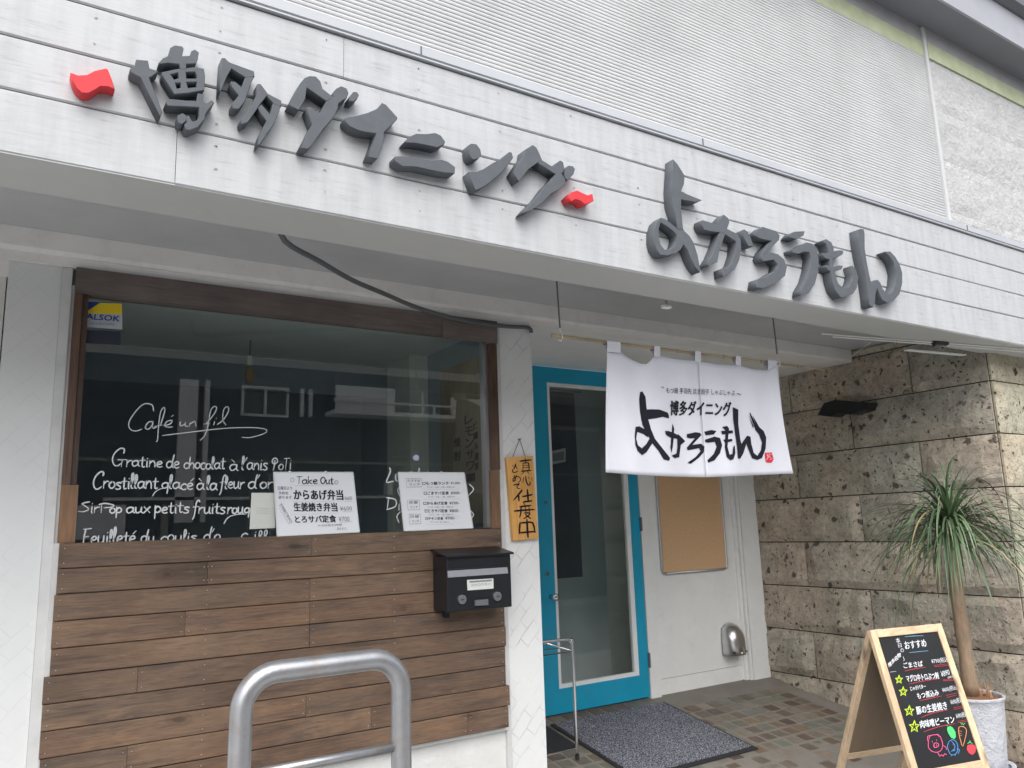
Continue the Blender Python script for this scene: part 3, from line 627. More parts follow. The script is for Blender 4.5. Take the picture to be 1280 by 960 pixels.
hand(gi, "d'o", 253, 677, 275, 676, 8.5, 1.9, 23); hand(gi, 'c', 300, 675, 309, 675, 8, 1.7, 24); hand(gi, 'ill', 315, 675, 334, 675, 6, 1.7, 25)
gi.build('written_line', CHALKW, win)
hand(gi, 'Lunch', 481, 602, 530, 602, 8.2, 2.0, 26); hand(gi, 'b', 511, 604, 519, 604, 7, 1.6, 29); gi.build('written_line', CHALKW, win); hand(gi, 'Diner', 481, 637, 530, 637, 8, 1.9, 27); hand(gi, '(', 494, 619, 501, 619, 7, 1.6, 28)
hand(gi, '(', 493, 652, 500, 652, 7, 1.6, 28); hand(gi, ')', 583, 618, 591, 618, 7, 1.6, 28); hand(gi, ')', 583, 650, 591, 650, 7, 1.6, 28)
gi.build('written_line', CHALKW, win)
# room behind the window
MB().quad((-.5, 5.0, -1.2), (2.0, 5.0, -1.2), (2.0, 5.0, 1.0), (-.5, 5.0, 1.0)).build('interior_wall', INTW, sb)
MB().box(-.6, -.5, YW+.16, 6.0, -1.2, 1.0).build('interior_wall', INTW, sb)
MB().box(1.975, 1.995, YW+.16, 6.0, -1.2, 1.0).build('interior_wall', INTW, sb)
MB().box(-.5, 1.97, YW+.101, 6.0, .985, 1.02).build('interior_ceiling', INTC, sb)
MB().box(-.5, 1.97, YW+.16, 6.0, -1.25, -1.2).build('interior_floor', INTL, sb)
MB().box(1.86, 1.974, 3.98, 4.30, -1.2, .984).build('interior_post', INTL, sb)
MB().box(-.4, 1.9, 4.4, 4.46, .80, .984).build('interior_beam', INTW, sb)
# --- door wall
dr = MB()
DX0, DX1, DZ0, DZ1 = 2.70, 3.528, -1.092, .996
gx0, gx1, gz0, gz1 = 2.822, 3.456, -.955, .898
dr.box(DX0, gx0, YD-.02, YD+.02, DZ0, DZ1).box(gx1, DX1, YD-.02, YD+.02, DZ0, DZ1).box(gx0, gx1, YD-.02, YD+.02, DZ0, gz0).box(gx0, gx1, YD-.02, YD+.02, gz1, DZ1)
door = dr.build('door', TEAL, sb)
b_ = .024
bead = MB().box(gx0+.0005, gx0+b_, YD-.012, YD+.012, gz0+.0005, gz1-.0005).box(gx1-b_-.014, gx1-.0005, YD-.012, YD+.012, gz0+.0005, gz1-.0005).box(gx0+b_, gx1-b_-.014, YD-.0125, YD+.012, gz0+.0005, gz0+b_).box(gx0+b_, gx1-b_-.014, YD-.0125, YD+.012, gz1-b_, gz1-.0005)
bead.build('glazing_bead', WHITE, door)
MB().box(gx0+b_-.004, gx1-b_-.01, YD-.003, YD+.003, gz0+b_-.004, gz1-b_+.004).build('glass_pane', GLASSD, door)
for x, y in ((683, 717),): 
    q = onY(x, y, YD-.02); MB().tube([q, q+Vector((0, -.012, 0))], .013, 12).build('deadlock', CHROME, door)
q = onY(688.5, 746, YD-.02); MB().tube([q, q+Vector((0, -.02, 0)), q+Vector((0, -.035, 0)), q+Vector((0, -.055, 0)), q+Vector((0, -.06, 0))], [.016, .010, .016, .022, .012], 14).build('knob', CHROME, door, smooth=True)
q = onY(682, 628, YD-.02); MB().tube([q, q+Vector((0, -.01, 0))], .009, 10).build('deadlock', DARKM, door)
for z in (.62, -.01, -.87): MB().tube([(DX1+.004, YD-.028, z-.045), (DX1+.004, YD-.028, z+.045)], .008, 8).build('hinge', DARKM, door)
MB().box(2.1, 2.699, YD-.005, YD+.1, -1.2, 1.003).build('recess_back_wall', WHITE, sb)
MB().box(2.69, 3.60, YD+.021, YD+.06, .9965, 1.003).build('door_header', WHITE, sb)
MB().box(DX0, DX1+.03, YD+.021, YD+.05, -1.16, -1.093).build('threshold', MORTAR, sb)
# white side panel
wp = MB().box(3.536, 3.625, YD-.022, YD+.06, -1.16, 1.003).build('panel_post', WHITE, sb)
MB().box(3.6255, 4.418, YD-.004, YD+.03, -1.003, 1.003).build('side_panel', WHITE, sb)
MB().box(3.6255, 4.418, YD-.0, YD+.03, -1.16, -1.0065).build('kick_panel', WHITE, sb)
MB().box(4.4185, 4.452, YD-.016, YD+.04, -1.16, 1.003).build('panel_post', WHITE, sb)
MB().box(4.456, 4.478, YD-.03, YD+.04, -1.16, 1.003).build('panel_post', WHITE, sb)
MB().box(4.482, XS-.012, YD-.038, YD+.06, -1.16, 1.003).build('panel_post', WHITE, sb)
for x in (4.40,): MB().box(x, x+.008, YD-.012, YD-.0045, -1.12, -1.10).build('latch', DARKM, sb)
# room behind the door
MB().quad((2.0, 4.45, -1.2), (3.9, 4.45, -1.2), (3.9, 4.45, 1.0), (2.0, 4.45, 1.0)).build('interior_wall', pm('interior_wall_light', (.40, .45, .45), .8, .1, 2), sb)
MB().box(3.9, 3.95, YD+.07, 5.8, -1.2, 1.0).build('interior_wall', INTL, sb)
MB().box(2.0, 3.9, YD+.07, 5.8, -1.25, -1.16).build('interior_floor', INTL, sb)
MB().box(2.0, 3.9, YD+.07, 5.8, 1.004, 1.05).build('interior_ceiling', INTW, sb)
# --- upper wall (real ribs)
up = MB(); x0, x1, z, pt = XL, 4.135, 1.513, .0154; prof = []
while z < 2.505:
    prof += [(2.0938, z), (2.0885, z+pt*.16), (2.087, z+pt*.5), (2.0885, z+pt*.84)]; z += pt
n = len(prof)
segs = [x0+(x1-x0)*i/24 for i in range(25)]
vs = []
for xx in segs:
    for (y, zz) in prof: vs.append((xx, y+.0007*noise.noise(Vector((xx*9, zz*60, 1))), zz+.0004*noise.noise(Vector((xx*6, zz*90, 3)))))
fs = [(i*n+k, (i+1)*n+k, (i+1)*n+k+1, i*n+k+1) for i in range(24) for k in range(n-1)]
up.add(vs, fs); up.build('ribbed_wall', RIB, sb)
MB().box(XL, 4.135, 2.0945, 2.3, 1.50, 2.75).build('upper_wall_core', GREYB, sb)
MB().box(XL, 4.135, 2.086, 2.094, 2.506, 2.598).build('green_band', GREEN, sb)
MB().box(4.165, 6.4, 2.074, 2.10, 2.502, 2.598).build('green_band', GREEN, sb)
MB().box(XL, 4.135, 2.087, 2.094, 2.5985, 2.69).build('eave_shade_band', GREYB, sb)  # grey strips above the green stand in for the eave's shadow
MB().box(4.165, 6.4, 2.077, 2.0855, 2.5985, 2.69).build('eave_shade_band', GREYB, sb)
MB().box(4.137, 4.163, 2.076, 2.10, 1.50, 2.688).build('corner_trim', RIB, sb)
MB().box(4.165, 6.4, 2.0865, 2.3, 1.50, 2.75).build('upper_wall_core', GREYB, sb)
zc = [1.513, 1.60, 1.90, 2.20, 2.504]
for k in range(4):
    xs = [4.166, 4.9, 5.8, 6.4] if k % 2 else [4.166, 5.35, 6.3]
    for i in range(len(xs)-1):
        w_, h_ = xs[i+1]-xs[i]-.001, zc[k+1]-zc[k]-.001
        vs, fs = rock(w_, h_, 300+k*5+i, nx=int(w_/.05), ny=max(2, int(h_/.05)), depth=.006, margin=.006)
        MB().add([(xs[i]+a, 2.085-d, zc[k]+b) for a, b, d in vs], fs).build('stone', PSTONE, sb)
MB().box(XL, 7.5, 1.902, 2.3, 2.690, 2.72).build('eave_soffit', EAVE, sb)
MB().box(XL, 7.5, 1.888, 1.9015, 2.684, 2.893).build('eave_fascia', EAVEF, sb)
MB().prism([(0, 1.875, 2.8935), (0, 1.835, 2.915), (0, 1.835, 2.97), (0, 1.90, 2.97), (0, 1.90, 2.8935)], (XL, 0, 0), (7.5, 0, 0)).build('gutter', DARKM, sb)
MB().box(XL, 7.5, 1.85, 2.3, 2.9705, 3.9).build('upper_cladding', EBR, sb)

# ================================================================== SIGN LETTERS
def letter(strokes, label, mat, ox, oy, sc, depth=.045, name='sign_letter', cat='sign letter', group='raised brush-style letters on the fascia'):
    bm = bmesh.new()
    for k, s_ in enumerate(strokes):
        c = bpy.data.curves.new('c', 'CURVE'); c.dimensions = '2D'; c.fill_mode = 'BOTH'; hd = (depth-k*.0007)/2; c.extrude = hd-.0012; c.bevel_depth = .0012; c.bevel_resolution = 0; c.offset = -.0012
        for ring in s_.split('|'):
            pts = [onY(x, y, YF-depth) for x, y in P(ring, ox, oy, sc)]
            sp = c.splines.new('POLY'); sp.points.add(len(pts)-1); sp.use_cyclic_u = True
            for i, p_ in enumerate(pts): sp.points[i].co = (p_.x, p_.z, 0, 1)
        o = bpy.data.objects.new('c', c); COL.objects.link(o); dg = bpy.context.evaluated_depsgraph_get(); me = bpy.data.meshes.new_from_object(o.evaluated_get(dg))
        me.transform(Matrix(((1, 0, 0, 0), (0, 0, -1, YF-.001-hd), (0, 1, 0, GZ), (0, 0, 0, 1)))); bm.from_mesh(me)
        bpy.data.objects.remove(o); bpy.data.curves.remove(c); bpy.data.meshes.remove(me)
    me = bpy.data.meshes.new(name); bm.to_mesh(me); bm.free(); me.materials.clear(); me.materials.append(mat)
    for p_ in me.polygons: p_.material_index = 0
    o = bpy.data.objects.new(name, me); link(o); tag(o, label, cat, group); return origin_to(o)
G1 = 'raised letters of the smaller left sign word'; G2 = 'raised letters of the larger right sign word'; G3 = 'red flag marks on the fascia'
letter(['112,243 150,257 195,255 232,235 290,222 300,228 320,280 334,328 300,313 262,312 235,330 205,346 170,346 143,322 125,290'], 'red wavy flag mark at the left end of the fascia, the larger of the two', LETR, 60, 30, 4, .04, 'red_mark', 'sign mark', G3)
letter(['803,508 828,480 862,470 900,488 930,502 963,492 971,540 930,560 908,562 885,540 850,528 820,545'], 'small red wavy mark in the middle of the fascia, just right of the grey character グ', LETR, 560, 150, 5.333, .045, 'red_mark', 'sign mark', G3)
letter(['440,178 500,183 508,222 552,236 520,262 505,268 525,318 572,440 560,465 478,300 462,268 412,240 410,222 434,212',
        '575,170 600,160 612,118 635,106 670,111 679,123 671,160 715,158 717,135 735,127 755,142 748,180 740,198 692,200 692,225 660,228 655,200 600,195 560,200 553,195',
        '570,240 640,225 740,214 780,222 786,260 782,330 700,345 630,350 600,300 572,255|612,250 650,242 657,270 630,277|690,240 735,238 748,262 742,272 692,272|636,294 662,292 668,318 644,322|692,290 743,288 745,315 700,319',
        '595,372 680,380 745,384 750,345 780,350 776,383 792,395 820,378 832,392 800,430 788,450 785,472 750,515 710,530 690,527 683,500 695,488 690,462 702,455 725,490 745,480 757,460 755,415 690,412 600,408 588,392',
        '650,455 675,443 695,460 690,485 670,500 650,490'], 'dense dark grey raised character 博, first of the smaller sign word beside the left red mark', LETG, 60, 30, 4, group=G1)
letter(['868,170 885,170 905,192 918,222 895,262 858,350 860,280', '883,171 910,192 1030,236 1033,262 988,268 916,222', '988,260 1033,250 1005,325 985,385 955,425 922,422 922,395 950,362 970,315', '916,285 938,288 985,330 960,365 918,310',
        '1048,297 1065,298 1085,325 1102,348 1065,395 1035,440 1000,490 968,500 965,475 1000,430 1025,390 1045,350', '1070,312 1100,345 1168,380 1168,410 1132,398 1098,360', '1128,385 1168,380 1160,430 1130,500 1060,600 1047,606 1060,550 1095,480 1120,430', '1048,412 1070,398 1115,450 1095,485'],
       'dark grey raised character 多, made of two slanting hooked shapes after the dense 博', LETG, 60, 30, 4, group=G1)
letter(['215,148 250,133 292,136 322,168 337,218 410,275 362,302 232,212 222,285 200,325 178,362 112,325 150,250 185,185', '362,300 410,270 445,295 440,345 412,405 340,490 262,600 240,620 188,612 225,540 260,470 300,400 335,355',
        '232,345 255,338 300,370 345,390 275,480 262,440 240,380', '408,240 430,215 465,198 500,215 512,245 500,280 470,295 445,315 415,285', '515,298 520,265 545,235 570,238 582,258 570,285 545,302'], 'dark grey raised character ダ with two round dots at its upper right', LETG, 340, 70, 5.333, group=G1)
letter(['488,412 560,400 640,378 700,352 733,312 760,325 836,410 833,425 748,508 742,575 730,620 702,685 640,672 668,600 695,515 640,510 580,498 520,470 490,440'], 'dark grey raised character イ, a broad slanted stroke on one short leg', LETG, 340, 70, 5.333, group=G1)
letter(['885,570 915,538 960,518 1030,520 1090,513 1125,530 1155,572 1148,590 1100,610 1020,592 950,580 890,578', '820,670 860,667 950,675 1060,697 1130,690 1175,705 1222,740 1218,782 1150,778 1070,762 960,738 870,735 820,700'],
       'dark grey raised character ニ, two horizontal bars one above the other', LETG, 340, 70, 5.333, group=G1)
letter(['140,165 155,157 190,162 215,195 222,230 205,258 165,265 145,240 138,200', '138,345 190,345 240,325 300,285 360,255 408,212 425,216 436,250 400,302 330,375 260,430 205,462 180,465 160,410'],
       'dark grey raised character ン, a dot over one long rising stroke', LETG, 560, 150, 5.333, group=G1)
letter(['510,200 565,166 590,185 610,225 627,265 590,290 540,325 515,355 470,412 435,345 480,275 505,240', '612,258 700,312 722,352 716,362 600,285', '698,315 720,298 745,330 785,400 780,430 740,465 690,490 620,560 550,605 495,622 520,590 590,520 650,440 690,400 718,360',
        '725,290 750,267 770,280 778,320 765,355 735,335', '780,380 785,320 805,302 835,305 850,325 840,360 800,402'], 'dark grey raised character グ with two small dots, last of the smaller sign word', LETG, 560, 150, 5.333, group=G1)
letter(['273,102 300,130 335,185 351,212 347,265 328,312 327,425 341,568 300,568 290,470 268,400 262,300 268,200', '326,312 370,335 468,374 420,388 325,368',
        '195,490 225,500 265,530 300,560 345,566 358,610 350,660 325,705 290,730 235,744 190,738 162,700 148,650 148,580 165,520|192,522 235,548 270,575 298,602 300,640 285,680 250,705 218,702 192,670 180,620 180,560',
        '340,568 385,610 415,660 440,740 460,845 455,855 425,820 395,765 370,700 340,660'], 'tall dark grey raised character よ with a round loop, first of the larger sign word', LETG, 790, 180, 5.333, group=G2)
letter(['468,507 520,522 575,540 640,568 700,598 724,635 728,700 715,775 685,835 645,865 605,885 600,830 640,828 665,795 688,725 694,650 655,625 600,590 540,585 480,572 463,535', '575,515 613,470 640,492 650,522 637,560 608,640 582,720 570,785 510,815 505,790 530,750 560,680 580,610 590,565',
        '750,567 775,585 795,630 812,682 775,680 748,625 735,580'], 'dark grey raised character か with a separate slanted dot, second in the larger sign word', LETG, 790, 180, 5.333, group=G2)
letter(['805,602 870,552 960,580 985,610 980,640 940,680 885,735 920,720 975,735 1015,770 1033,820 1020,880 960,925 873,962 825,955 833,902 880,890 930,860 965,840 970,800 945,772 905,778 872,782 858,755 875,710 930,645 880,637 845,627'],
       'dark grey raised character ろ shaped like the figure three, third in the larger sign word', LETG, 790, 180, 5.333, group=G2)
letter(['375,270 392,264 459,261 450,290 402,315 352,300', '372,382 420,365 472,335 512,345 540,388 552,455 548,530 528,610 488,672 430,690 435,650 470,590 492,510 500,440 488,400 450,398 420,412 378,405'], 'dark grey raised character う, flat dot above a curve, in the larger sign word', LETG, 920, 240, 5.333, group=G2)
letter(['575,328 600,313 635,335 652,375 645,440 648,490 662,560 682,610 715,640 750,635 772,600 783,550 770,495 775,489 800,520 815,570 805,640 780,680 740,695 700,705 660,655 640,590 630,520 625,450 615,400 600,345',
        '570,405 610,410 640,395 690,388 718,390 712,415 670,440 620,450 592,440', '600,485 640,500 690,488 715,492 705,515 660,530 620,524 606,505'], 'dark grey raised character も with two cross bars and a bowl, next to the tall ん', LETG, 920, 240, 5.333, group=G2)
letter(['812,252 830,245 852,248 857,280 858,380 872,470 890,560 900,605 920,588 945,586 962,605 980,650 1010,680 1040,668 1062,620 1068,540 1050,470 1015,420 990,398 1028,396 1060,430 1090,480 1108,540 1108,610 1090,680 1050,725 1010,740 975,720 955,680 940,640 930,680 925,740 915,768 890,755 885,700 870,600 850,500 830,400 818,320'],
       'tall dark grey raised character ん, last of the larger sign word', LETG, 920, 240, 5.333, group=G2)

# ================================================================== NOREN
YN = 2.45
def wave(x, z):
    t = min(1, max(0, (.72-z)/.5))
    return .014*t*math.sin(x*13+1.0)+.007*math.sin(x*31+z*5)*(.4+.6*t)+.006*math.sin(z*9+x*4)
def nor(x, y):
    p_ = onY(x, y, YN); f = 1+wave(p_.x, p_.z)/YN; return p_*f
cur = thing('shop_curtain', (2.55, YN, .2), 'white split door curtain with black brush lettering hanging before the teal door', 'curtain')
topz = P('45,95 130,102 200,150 262,178 300,175 342,128 380,126 480,148 600,157 637,163 740,180 855,186 890,190 960,210 1058,218 1125,172', 750, 420, 5.052)
def top_at(px):
    for i in range(len(topz)-1):
        if topz[i][0] <= px <= topz[i+1][0]:
            t = (px-topz[i][0])/(topz[i+1][0]-topz[i][0]); return topz[i][1]+t*(topz[i+1][1]-topz[i][1])
    return topz[0][1] if px < topz[0][0] else topz[-1][1]
def cloth(u0, u1, nm):
    nx, ny = 30, 26; mb = MB(); vs = []
    for j in range(ny+1):
        for i in range(nx+1):
            u = u0+(u1-u0)*i/nx; v = j/ny; tx = 759+(972.5-759)*u; ty = top_at(tx); bx = 757.3+(991.7-757.3)*u; by = 590.5+6*math.sin(min(1, u*1.9)*math.pi*.5)-(4.5*max(0, u-.55)/.45)
            x = tx+(bx-tx)*v**1.1; y = ty+(by-ty)*v
            if u0 == 0 and i == 0: x += 2*math.sin(v*3.1)*(-.5)
            if u1 == 1 and i == nx: x -= 2.5*math.sin(v*3.1)
            if v > .55 and i in (0, nx) and (u0 == .5 or u1 == .5) and abs(u-.535) < .08: x += (1 if u0 > .3 else -1)*1.2*(v-.55)
            vs.append(nor(x, y))
    n1 = nx+1
    mb.add(vs, [(j*n1+i, (j+1)*n1+i, (j+1)*n1+i+1, j*n1+i+1) for j in range(ny) for i in range(nx)])
    o = mb.build(nm, CLOTH, cur, smooth=True); s_ = o.modifiers.new('thickness', 'SOLIDIFY'); s_.thickness = .0012; s_.offset = 0; return o
cloth(0, .5345, 'cloth_panel'); cloth(.5355, 1, 'cloth_panel')
for a, b, y0, y1 in ((45, 130, 35, 100), (342, 380, 66, 128), (600, 637, 98, 160), (857, 890, 130, 188), (1060, 1122, 155, 196)):
    mb = MB(); q = []
    xa, xb = 750+a/5.052, 750+b/5.052; ya, yb = 420+y0/5.052, 420+y1/5.052+1.5
    for s_ in (-1, 1):
        pl = lambda x, y, d: onY(x, y, YN+d)
        ring = [pl(xa, ya, .0), pl(xb, ya+(xb-xa)*.14, .0)]
    fr = [onY(xa, ya-1, YN-.019), onY(xb, ya-1+(xb-xa)*.13, YN-.019), onY(xb, top_at(xb)+1, YN-.002), onY(xa, top_at(xa)+1, YN-.002)]
    bk = [p_+Vector((0, .036, 0)) for p_ in fr[:2]]+[p_+Vector((0, .004, 0)) for p_ in fr[2:]]
    mb.add(fr+bk, [(0, 1, 2, 3), (5, 4, 7, 6), (0, 4, 5, 1)]); o = mb.build('hanging_loop', CLOTH, cur)
no = (0, -1, 0)
ni = Ink(nor, no, .0028, .00006)
F = lambda s: P(s, 750, 420, 5.052)
for s_ in ('250,355 265,350 285,385 290,440 300,520 320,590 345,650 400,720 440,770 435,787 400,780 370,730 330,680 295,620 265,560 250,480 245,400', '284,465 330,463 375,465 425,485 433,505 432,520 395,510 350,520 300,527',
           '217,630 222,575 245,570 272,585 300,600 300,640 270,618 232,605 226,650 237,690 262,710 290,682 315,640 345,650 320,690 290,735 262,752 235,725 222,690',
           '408,600 430,600 470,615 512,640 506,700 498,765 470,772 450,755 480,742 486,700 485,650 440,640 415,625', '455,555 466,585 463,640 457,700 449,738 442,705 447,640 452,590', '488,618 520,648 535,665 508,688 496,660',
           '545,620 600,608 628,612 638,625 610,655 580,688 635,680 657,700 652,735 620,770 570,808 550,800 600,765 632,728 622,708 575,718 550,722 545,705 597,645 565,648 545,640',
           '655,605 700,594 732,600 716,622 665,627', '660,655 720,635 755,645 768,690 755,740 720,785 680,800 675,785 715,745 733,700 722,668 680,674 660,670',
           '768,575 800,568 812,585 806,640 802,700 815,750 833,745 838,700 848,690 852,740 840,778 820,785 797,765 785,705 788,640 788,595', '762,600 835,596 837,613 768,622', '775,655 832,650 832,664 785,674',
           '835,450 870,465 870,560 882,650 890,682 925,630 947,636 952,680 967,738 990,757 1013,722 1020,672 1000,620 975,590 995,570 1030,600 1046,640 1043,710 1020,770 990,783 958,772 935,720 921,680 902,740 882,775 868,772 862,700 848,600 838,520',
           '945,480 952,500 985,565 992,585 978,590 960,545 942,495', '958,500 966,512 1002,575 995,590', '935,500 940,515 968,575 962,580'):
    ni.poly(F(s_), 2)
# small brush line
ni.text('博多ダイニング', F('440,500')[0], F('822,508')[0], 0, .022, up=(.5, -18.0))
ni.text('もつ鍋 手羽先 炊き餃子 しゃぶしゃぶ', F('415,362')[0], F('848,378')[0], 0, .004, up=(0, -7.2))
ni.line(F('385,325 393,322 400,332'), .8, .5); ni.line(F('860,368 870,364 880,372 888,368'), .8, .5)
ni.build('lettering', INK, cur)
ri = Ink(nor, no, .003); ri.poly(F('1037,738 1082,735 1094,780 1080,800 1046,798 1040,770'), 1); ri.build('red_stamp', REDI, cur)
ri = Ink(nor, no, .0036)
for s_ in ('1050,745 1058,765 1048,785', '1065,742 1062,760 1075,770', '1070,780 1085,775', '1078,745 1072,752'): ri.line(F(s_), 1.0, .6, 1)
ri.build('stamp_marks', CLOTH, cur)
# pole and hanging rods
pole = thing('bamboo_pole', (2.6, YN, .76), 'thin bamboo pole hung on two dark rods under the canopy', 'pole')
a, b = onY(689.5, 419, YN), onY(1030, 462, YN); n_ = 14
pts = [a.lerp(b, i/n_) for i in range(n_+1)]; MB().tube(pts, [.0072-.00015*i for i in range(n_+1)], 10).build('cane', BAMB, pole, smooth=True)
for t in (.06, .23, .4, .57, .72, .88): c_ = a.lerp(b, t); MB().tube([c_-Vector((.003, 0, 0)), c_+Vector((.003, 0, 0))], .0083, 10).build('cane_node', BAMB, pole)
for x, y in ((700, 410), (971.5, 443)):
    q = onY(x, y, YN); MB().tube([(q.x-.01, YN, ZC-.001), q], .0035, 6).build('hanging_rod', DARKM, pole)
    mb = MB(); q2 = onY(x+.5, y+11, YN)
    mb.tube([q2+Vector((0, .014*math.cos(t*math.pi/6), .018*math.sin(t*math.pi/6))) for t in range(13)], .0016, 5); mb.tube([q, q2+Vector((0, 0, .018))], .0016, 5); mb.build('wire_loop', WHITE, pole)

# ================================================================== canopy details
cpx = [(356, 301, 2.42), (400, 327, 2.55), (440, 350, 2.68), (480, 367, 2.80), (520, 384, 2.92), (560, 396, 3.0), (600, 404.5, 3.05), (635, 408, 3.07), (656, 409, 3.078), (663, 411.5, 3.08), (664, 416, 3.083)]
cp_ = [tuple(onY(x, y, Y)) for x, y, Y in cpx]; cp_ = [(cp_[0][0]-.03, cp_[0][1]-.03, 1.01)]+cp_
tag(origin_to(MB().tube(smooth_line(cp_, 4), .0095, 10).build('cable', pm('dark_grey_cable', (.10, .11, .12), .5), None, True)), 'thick grey cable sagging under the canopy to the top of the white pillar', 'cable')
wr = thing('overhead_wire', (4.2, 2.2, .88), 'pair of thin white wires with a black splice under the right end of the canopy', 'wire')
d_ = Vector((.982, -.187, 0)); c0 = onY(1175, 428.5, 2.2)
for k, dz in enumerate((0, -.008)):
    s0 = c0-d_*(.80-.08*k)+Vector((0, k*.01, dz)); MB().tube([s0, c0+Vector((0, k*.012, dz)), c0+d_*1.6+Vector((0, k*.03, dz*1.6))], .0034, 6).build('strand', WHITE, wr)
MB().tube([c0-d_*.055, c0-d_*.045, c0+d_*.045, c0+d_*.06], [.010, .017, .015, .008], 8).build('splice', BLK, wr); MB().tube([c0+Vector((.01, 0, 0)), c0+Vector((.012, .0, .03))], .008, 6).build('clamp', BLK, wr); MB().tube([c0+Vector((.02, 0, .01)), c0+Vector((.035, -.01, .012)), c0+Vector((.05, 0, -.012))], .005, 6).build('clip', DARKM, wr); MB().tube([c0+Vector((-.02, 0, 0)), c0+Vector((-.05, .01, -.022))], .0035, 6).build('strand_tail', BLK, wr)
s0 = onY(1088, 428, 2.38); MB().tube([s0, onY(1056, 452, 3.0)], .0018, 5).build('strand', WHITE, wr)
MB().bar(onY(1133, 437.5, 2.32), onY(1205, 444, 2.28), (0, 0, 1), .006, .03).build('bracket', WHITE, wr)
for x in (833,):
    q = onY(x, 385, 2.33); cf = thing('ceiling_fixture', (q.x, 2.33, ZC-.12), 'small grey fixture under the canopy behind the fascia', 'fixture')
    MB().tube([(q.x, 2.33, ZC), (q.x, 2.33, q.z+.01)], .006, 8).build('stem', ALU, cf); MB().box(q.x-.02, q.x+.02, 2.315, 2.345, q.z-.002, q.z+.012).build('socket', WHITE, cf, bevel=.004)
# black lamp on the stone wall
lp = thing('wall_lamp', (4.58, 3.2, .68), 'black wedge-shaped lamp fixed high on the stone side wall', 'wall lamp')
LP = lambda x, y, X: (lambda d: d*(X/d.x))(ray(x, y))
fr = [LP(x, y, 4.52) for x, y in ((1022, 519), (1030, 504), (1043, 500), (1086, 503), (1082, 512), (1062, 518), (1047, 516), (1040, 521))]
bk = [p_+Vector((.10, 0, 0)) for p_ in fr]; n = len(fr)
MB().add(fr+bk, [tuple(range(n))]+[tuple(range(n, 2*n))[::-1]]+[(i, (i+1) % n+0, (i+1) % n+n, i+n) for i in range(n)]).build('shade', BLK, lp)
q = LP(1060, 508, 4.60); MB().tube([q, q+Vector((.065, 0, .0))], .02, 8).build('mount', BLK, lp)

# ================================================================== HANGING WOOD SIGN
hs_ = thing('wooden_plaque', (2.02, 3.08, -.06), 'narrow yellow wooden plaque with black brush characters hanging on the white pillar', 'sign')
A = [(633.5, 572), (666.5, 570), (673, 673), (641.5, 676)]
YP = 3.072
fr = [onY(x, y, YP) for x, y in A]; bk = [p_+Vector((0, .02, 0)) for p_ in fr]
MB().add(fr+bk, [(0, 3, 2, 1), (4, 5, 6, 7), (0, 1, 5, 4), (1, 2, 6, 5), (2, 3, 7, 6), (3, 0, 4, 7)]).build('board', SIGNW, hs_, bevel=.002)
top = onY(649.5, 549, 3.085); pk = Ink(yplane(YP), (0, -1, 0), .0012)
for x in (641, 656.5):
    e = onY(x, 570.5, YP+.01); MB().tube([e, top], .0018, 5).build('cord', DARKM, hs_); MB().tube([e+Vector((0, 0, -.004)), e+Vector((0, 0, .003))], .004, 6).build('screw_eye', ALU, hs_)
MB().tube([top+Vector((0, .014, 0)), top+Vector((0, -.008, 0))], .003, 6).build('nail', DARKM, hs_)
Z7 = lambda s: P(s, 640, 560, 7.38)
for s_, w0, w1 in (('90,390 55,435 12,482', 19, 10), ('58,432 62,465 62,490', 16, 12), ('97,448 140,440 184,430', 15, 15), ('140,385 145,440 148,492', 17, 15), ('108,496 150,492 180,486', 15, 14),
                   ('105,503 120,528', 15, 9), ('70,543 120,536 172,530', 14, 13), ('22,582 100,574 204,568', 16, 14), ('82,545 80,600 68,640', 14, 9), ('121,542 126,590', 11, 10), ('154,537 160,588', 11, 10), ('112,600 165,600 145,628 108,652', 13, 10), ('122,612 148,635 172,650', 12, 10),
                   ('72,690 68,740 66,790', 15, 14), ('72,692 130,688 190,690 210,778', 14, 15), ('68,782 140,776 210,770', 14, 14), ('136,662 140,740 146,824', 17, 17),
                   ('72,122 120,116 176,110', 15, 12), ('120,97 125,140', 12, 10), ('100,142 98,205', 10, 10), ('100,142 150,138 155,202', 10, 10), ('100,162 150,160', 7, 7), ('100,182 150,180', 7, 7), ('86,216 130,210 176,208', 11, 9), ('108,224 90,244', 10, 5), ('140,220 156,242', 10, 6),
                   ('105,275 98,318', 11, 7), ('124,262 130,310 150,345 166,330 160,312', 11, 9), ('148,265 156,288', 9, 6), ('176,276 186,300', 9, 6),
                   ('30,148 26,170 12,196', 12, 8), ('30,160 46,194', 11, 7), ('4,160 10,172', 9, 5), ('2,200 6,222 24,226 52,214', 10, 7),
                   ('16,252 24,280 30,302', 8, 6), ('38,250 26,290 10,312 6,290 22,268 50,262 74,278 72,304 54,318', 8, 6), ('12,342 70,330 46,350 48,370 72,374', 9, 6)):
    pk.line([(x, y) for x, y in Z7(s_)], w0/7.38*1.12, w1/7.38*1.12, 2)
pk.build('lettering', INK, hs_)

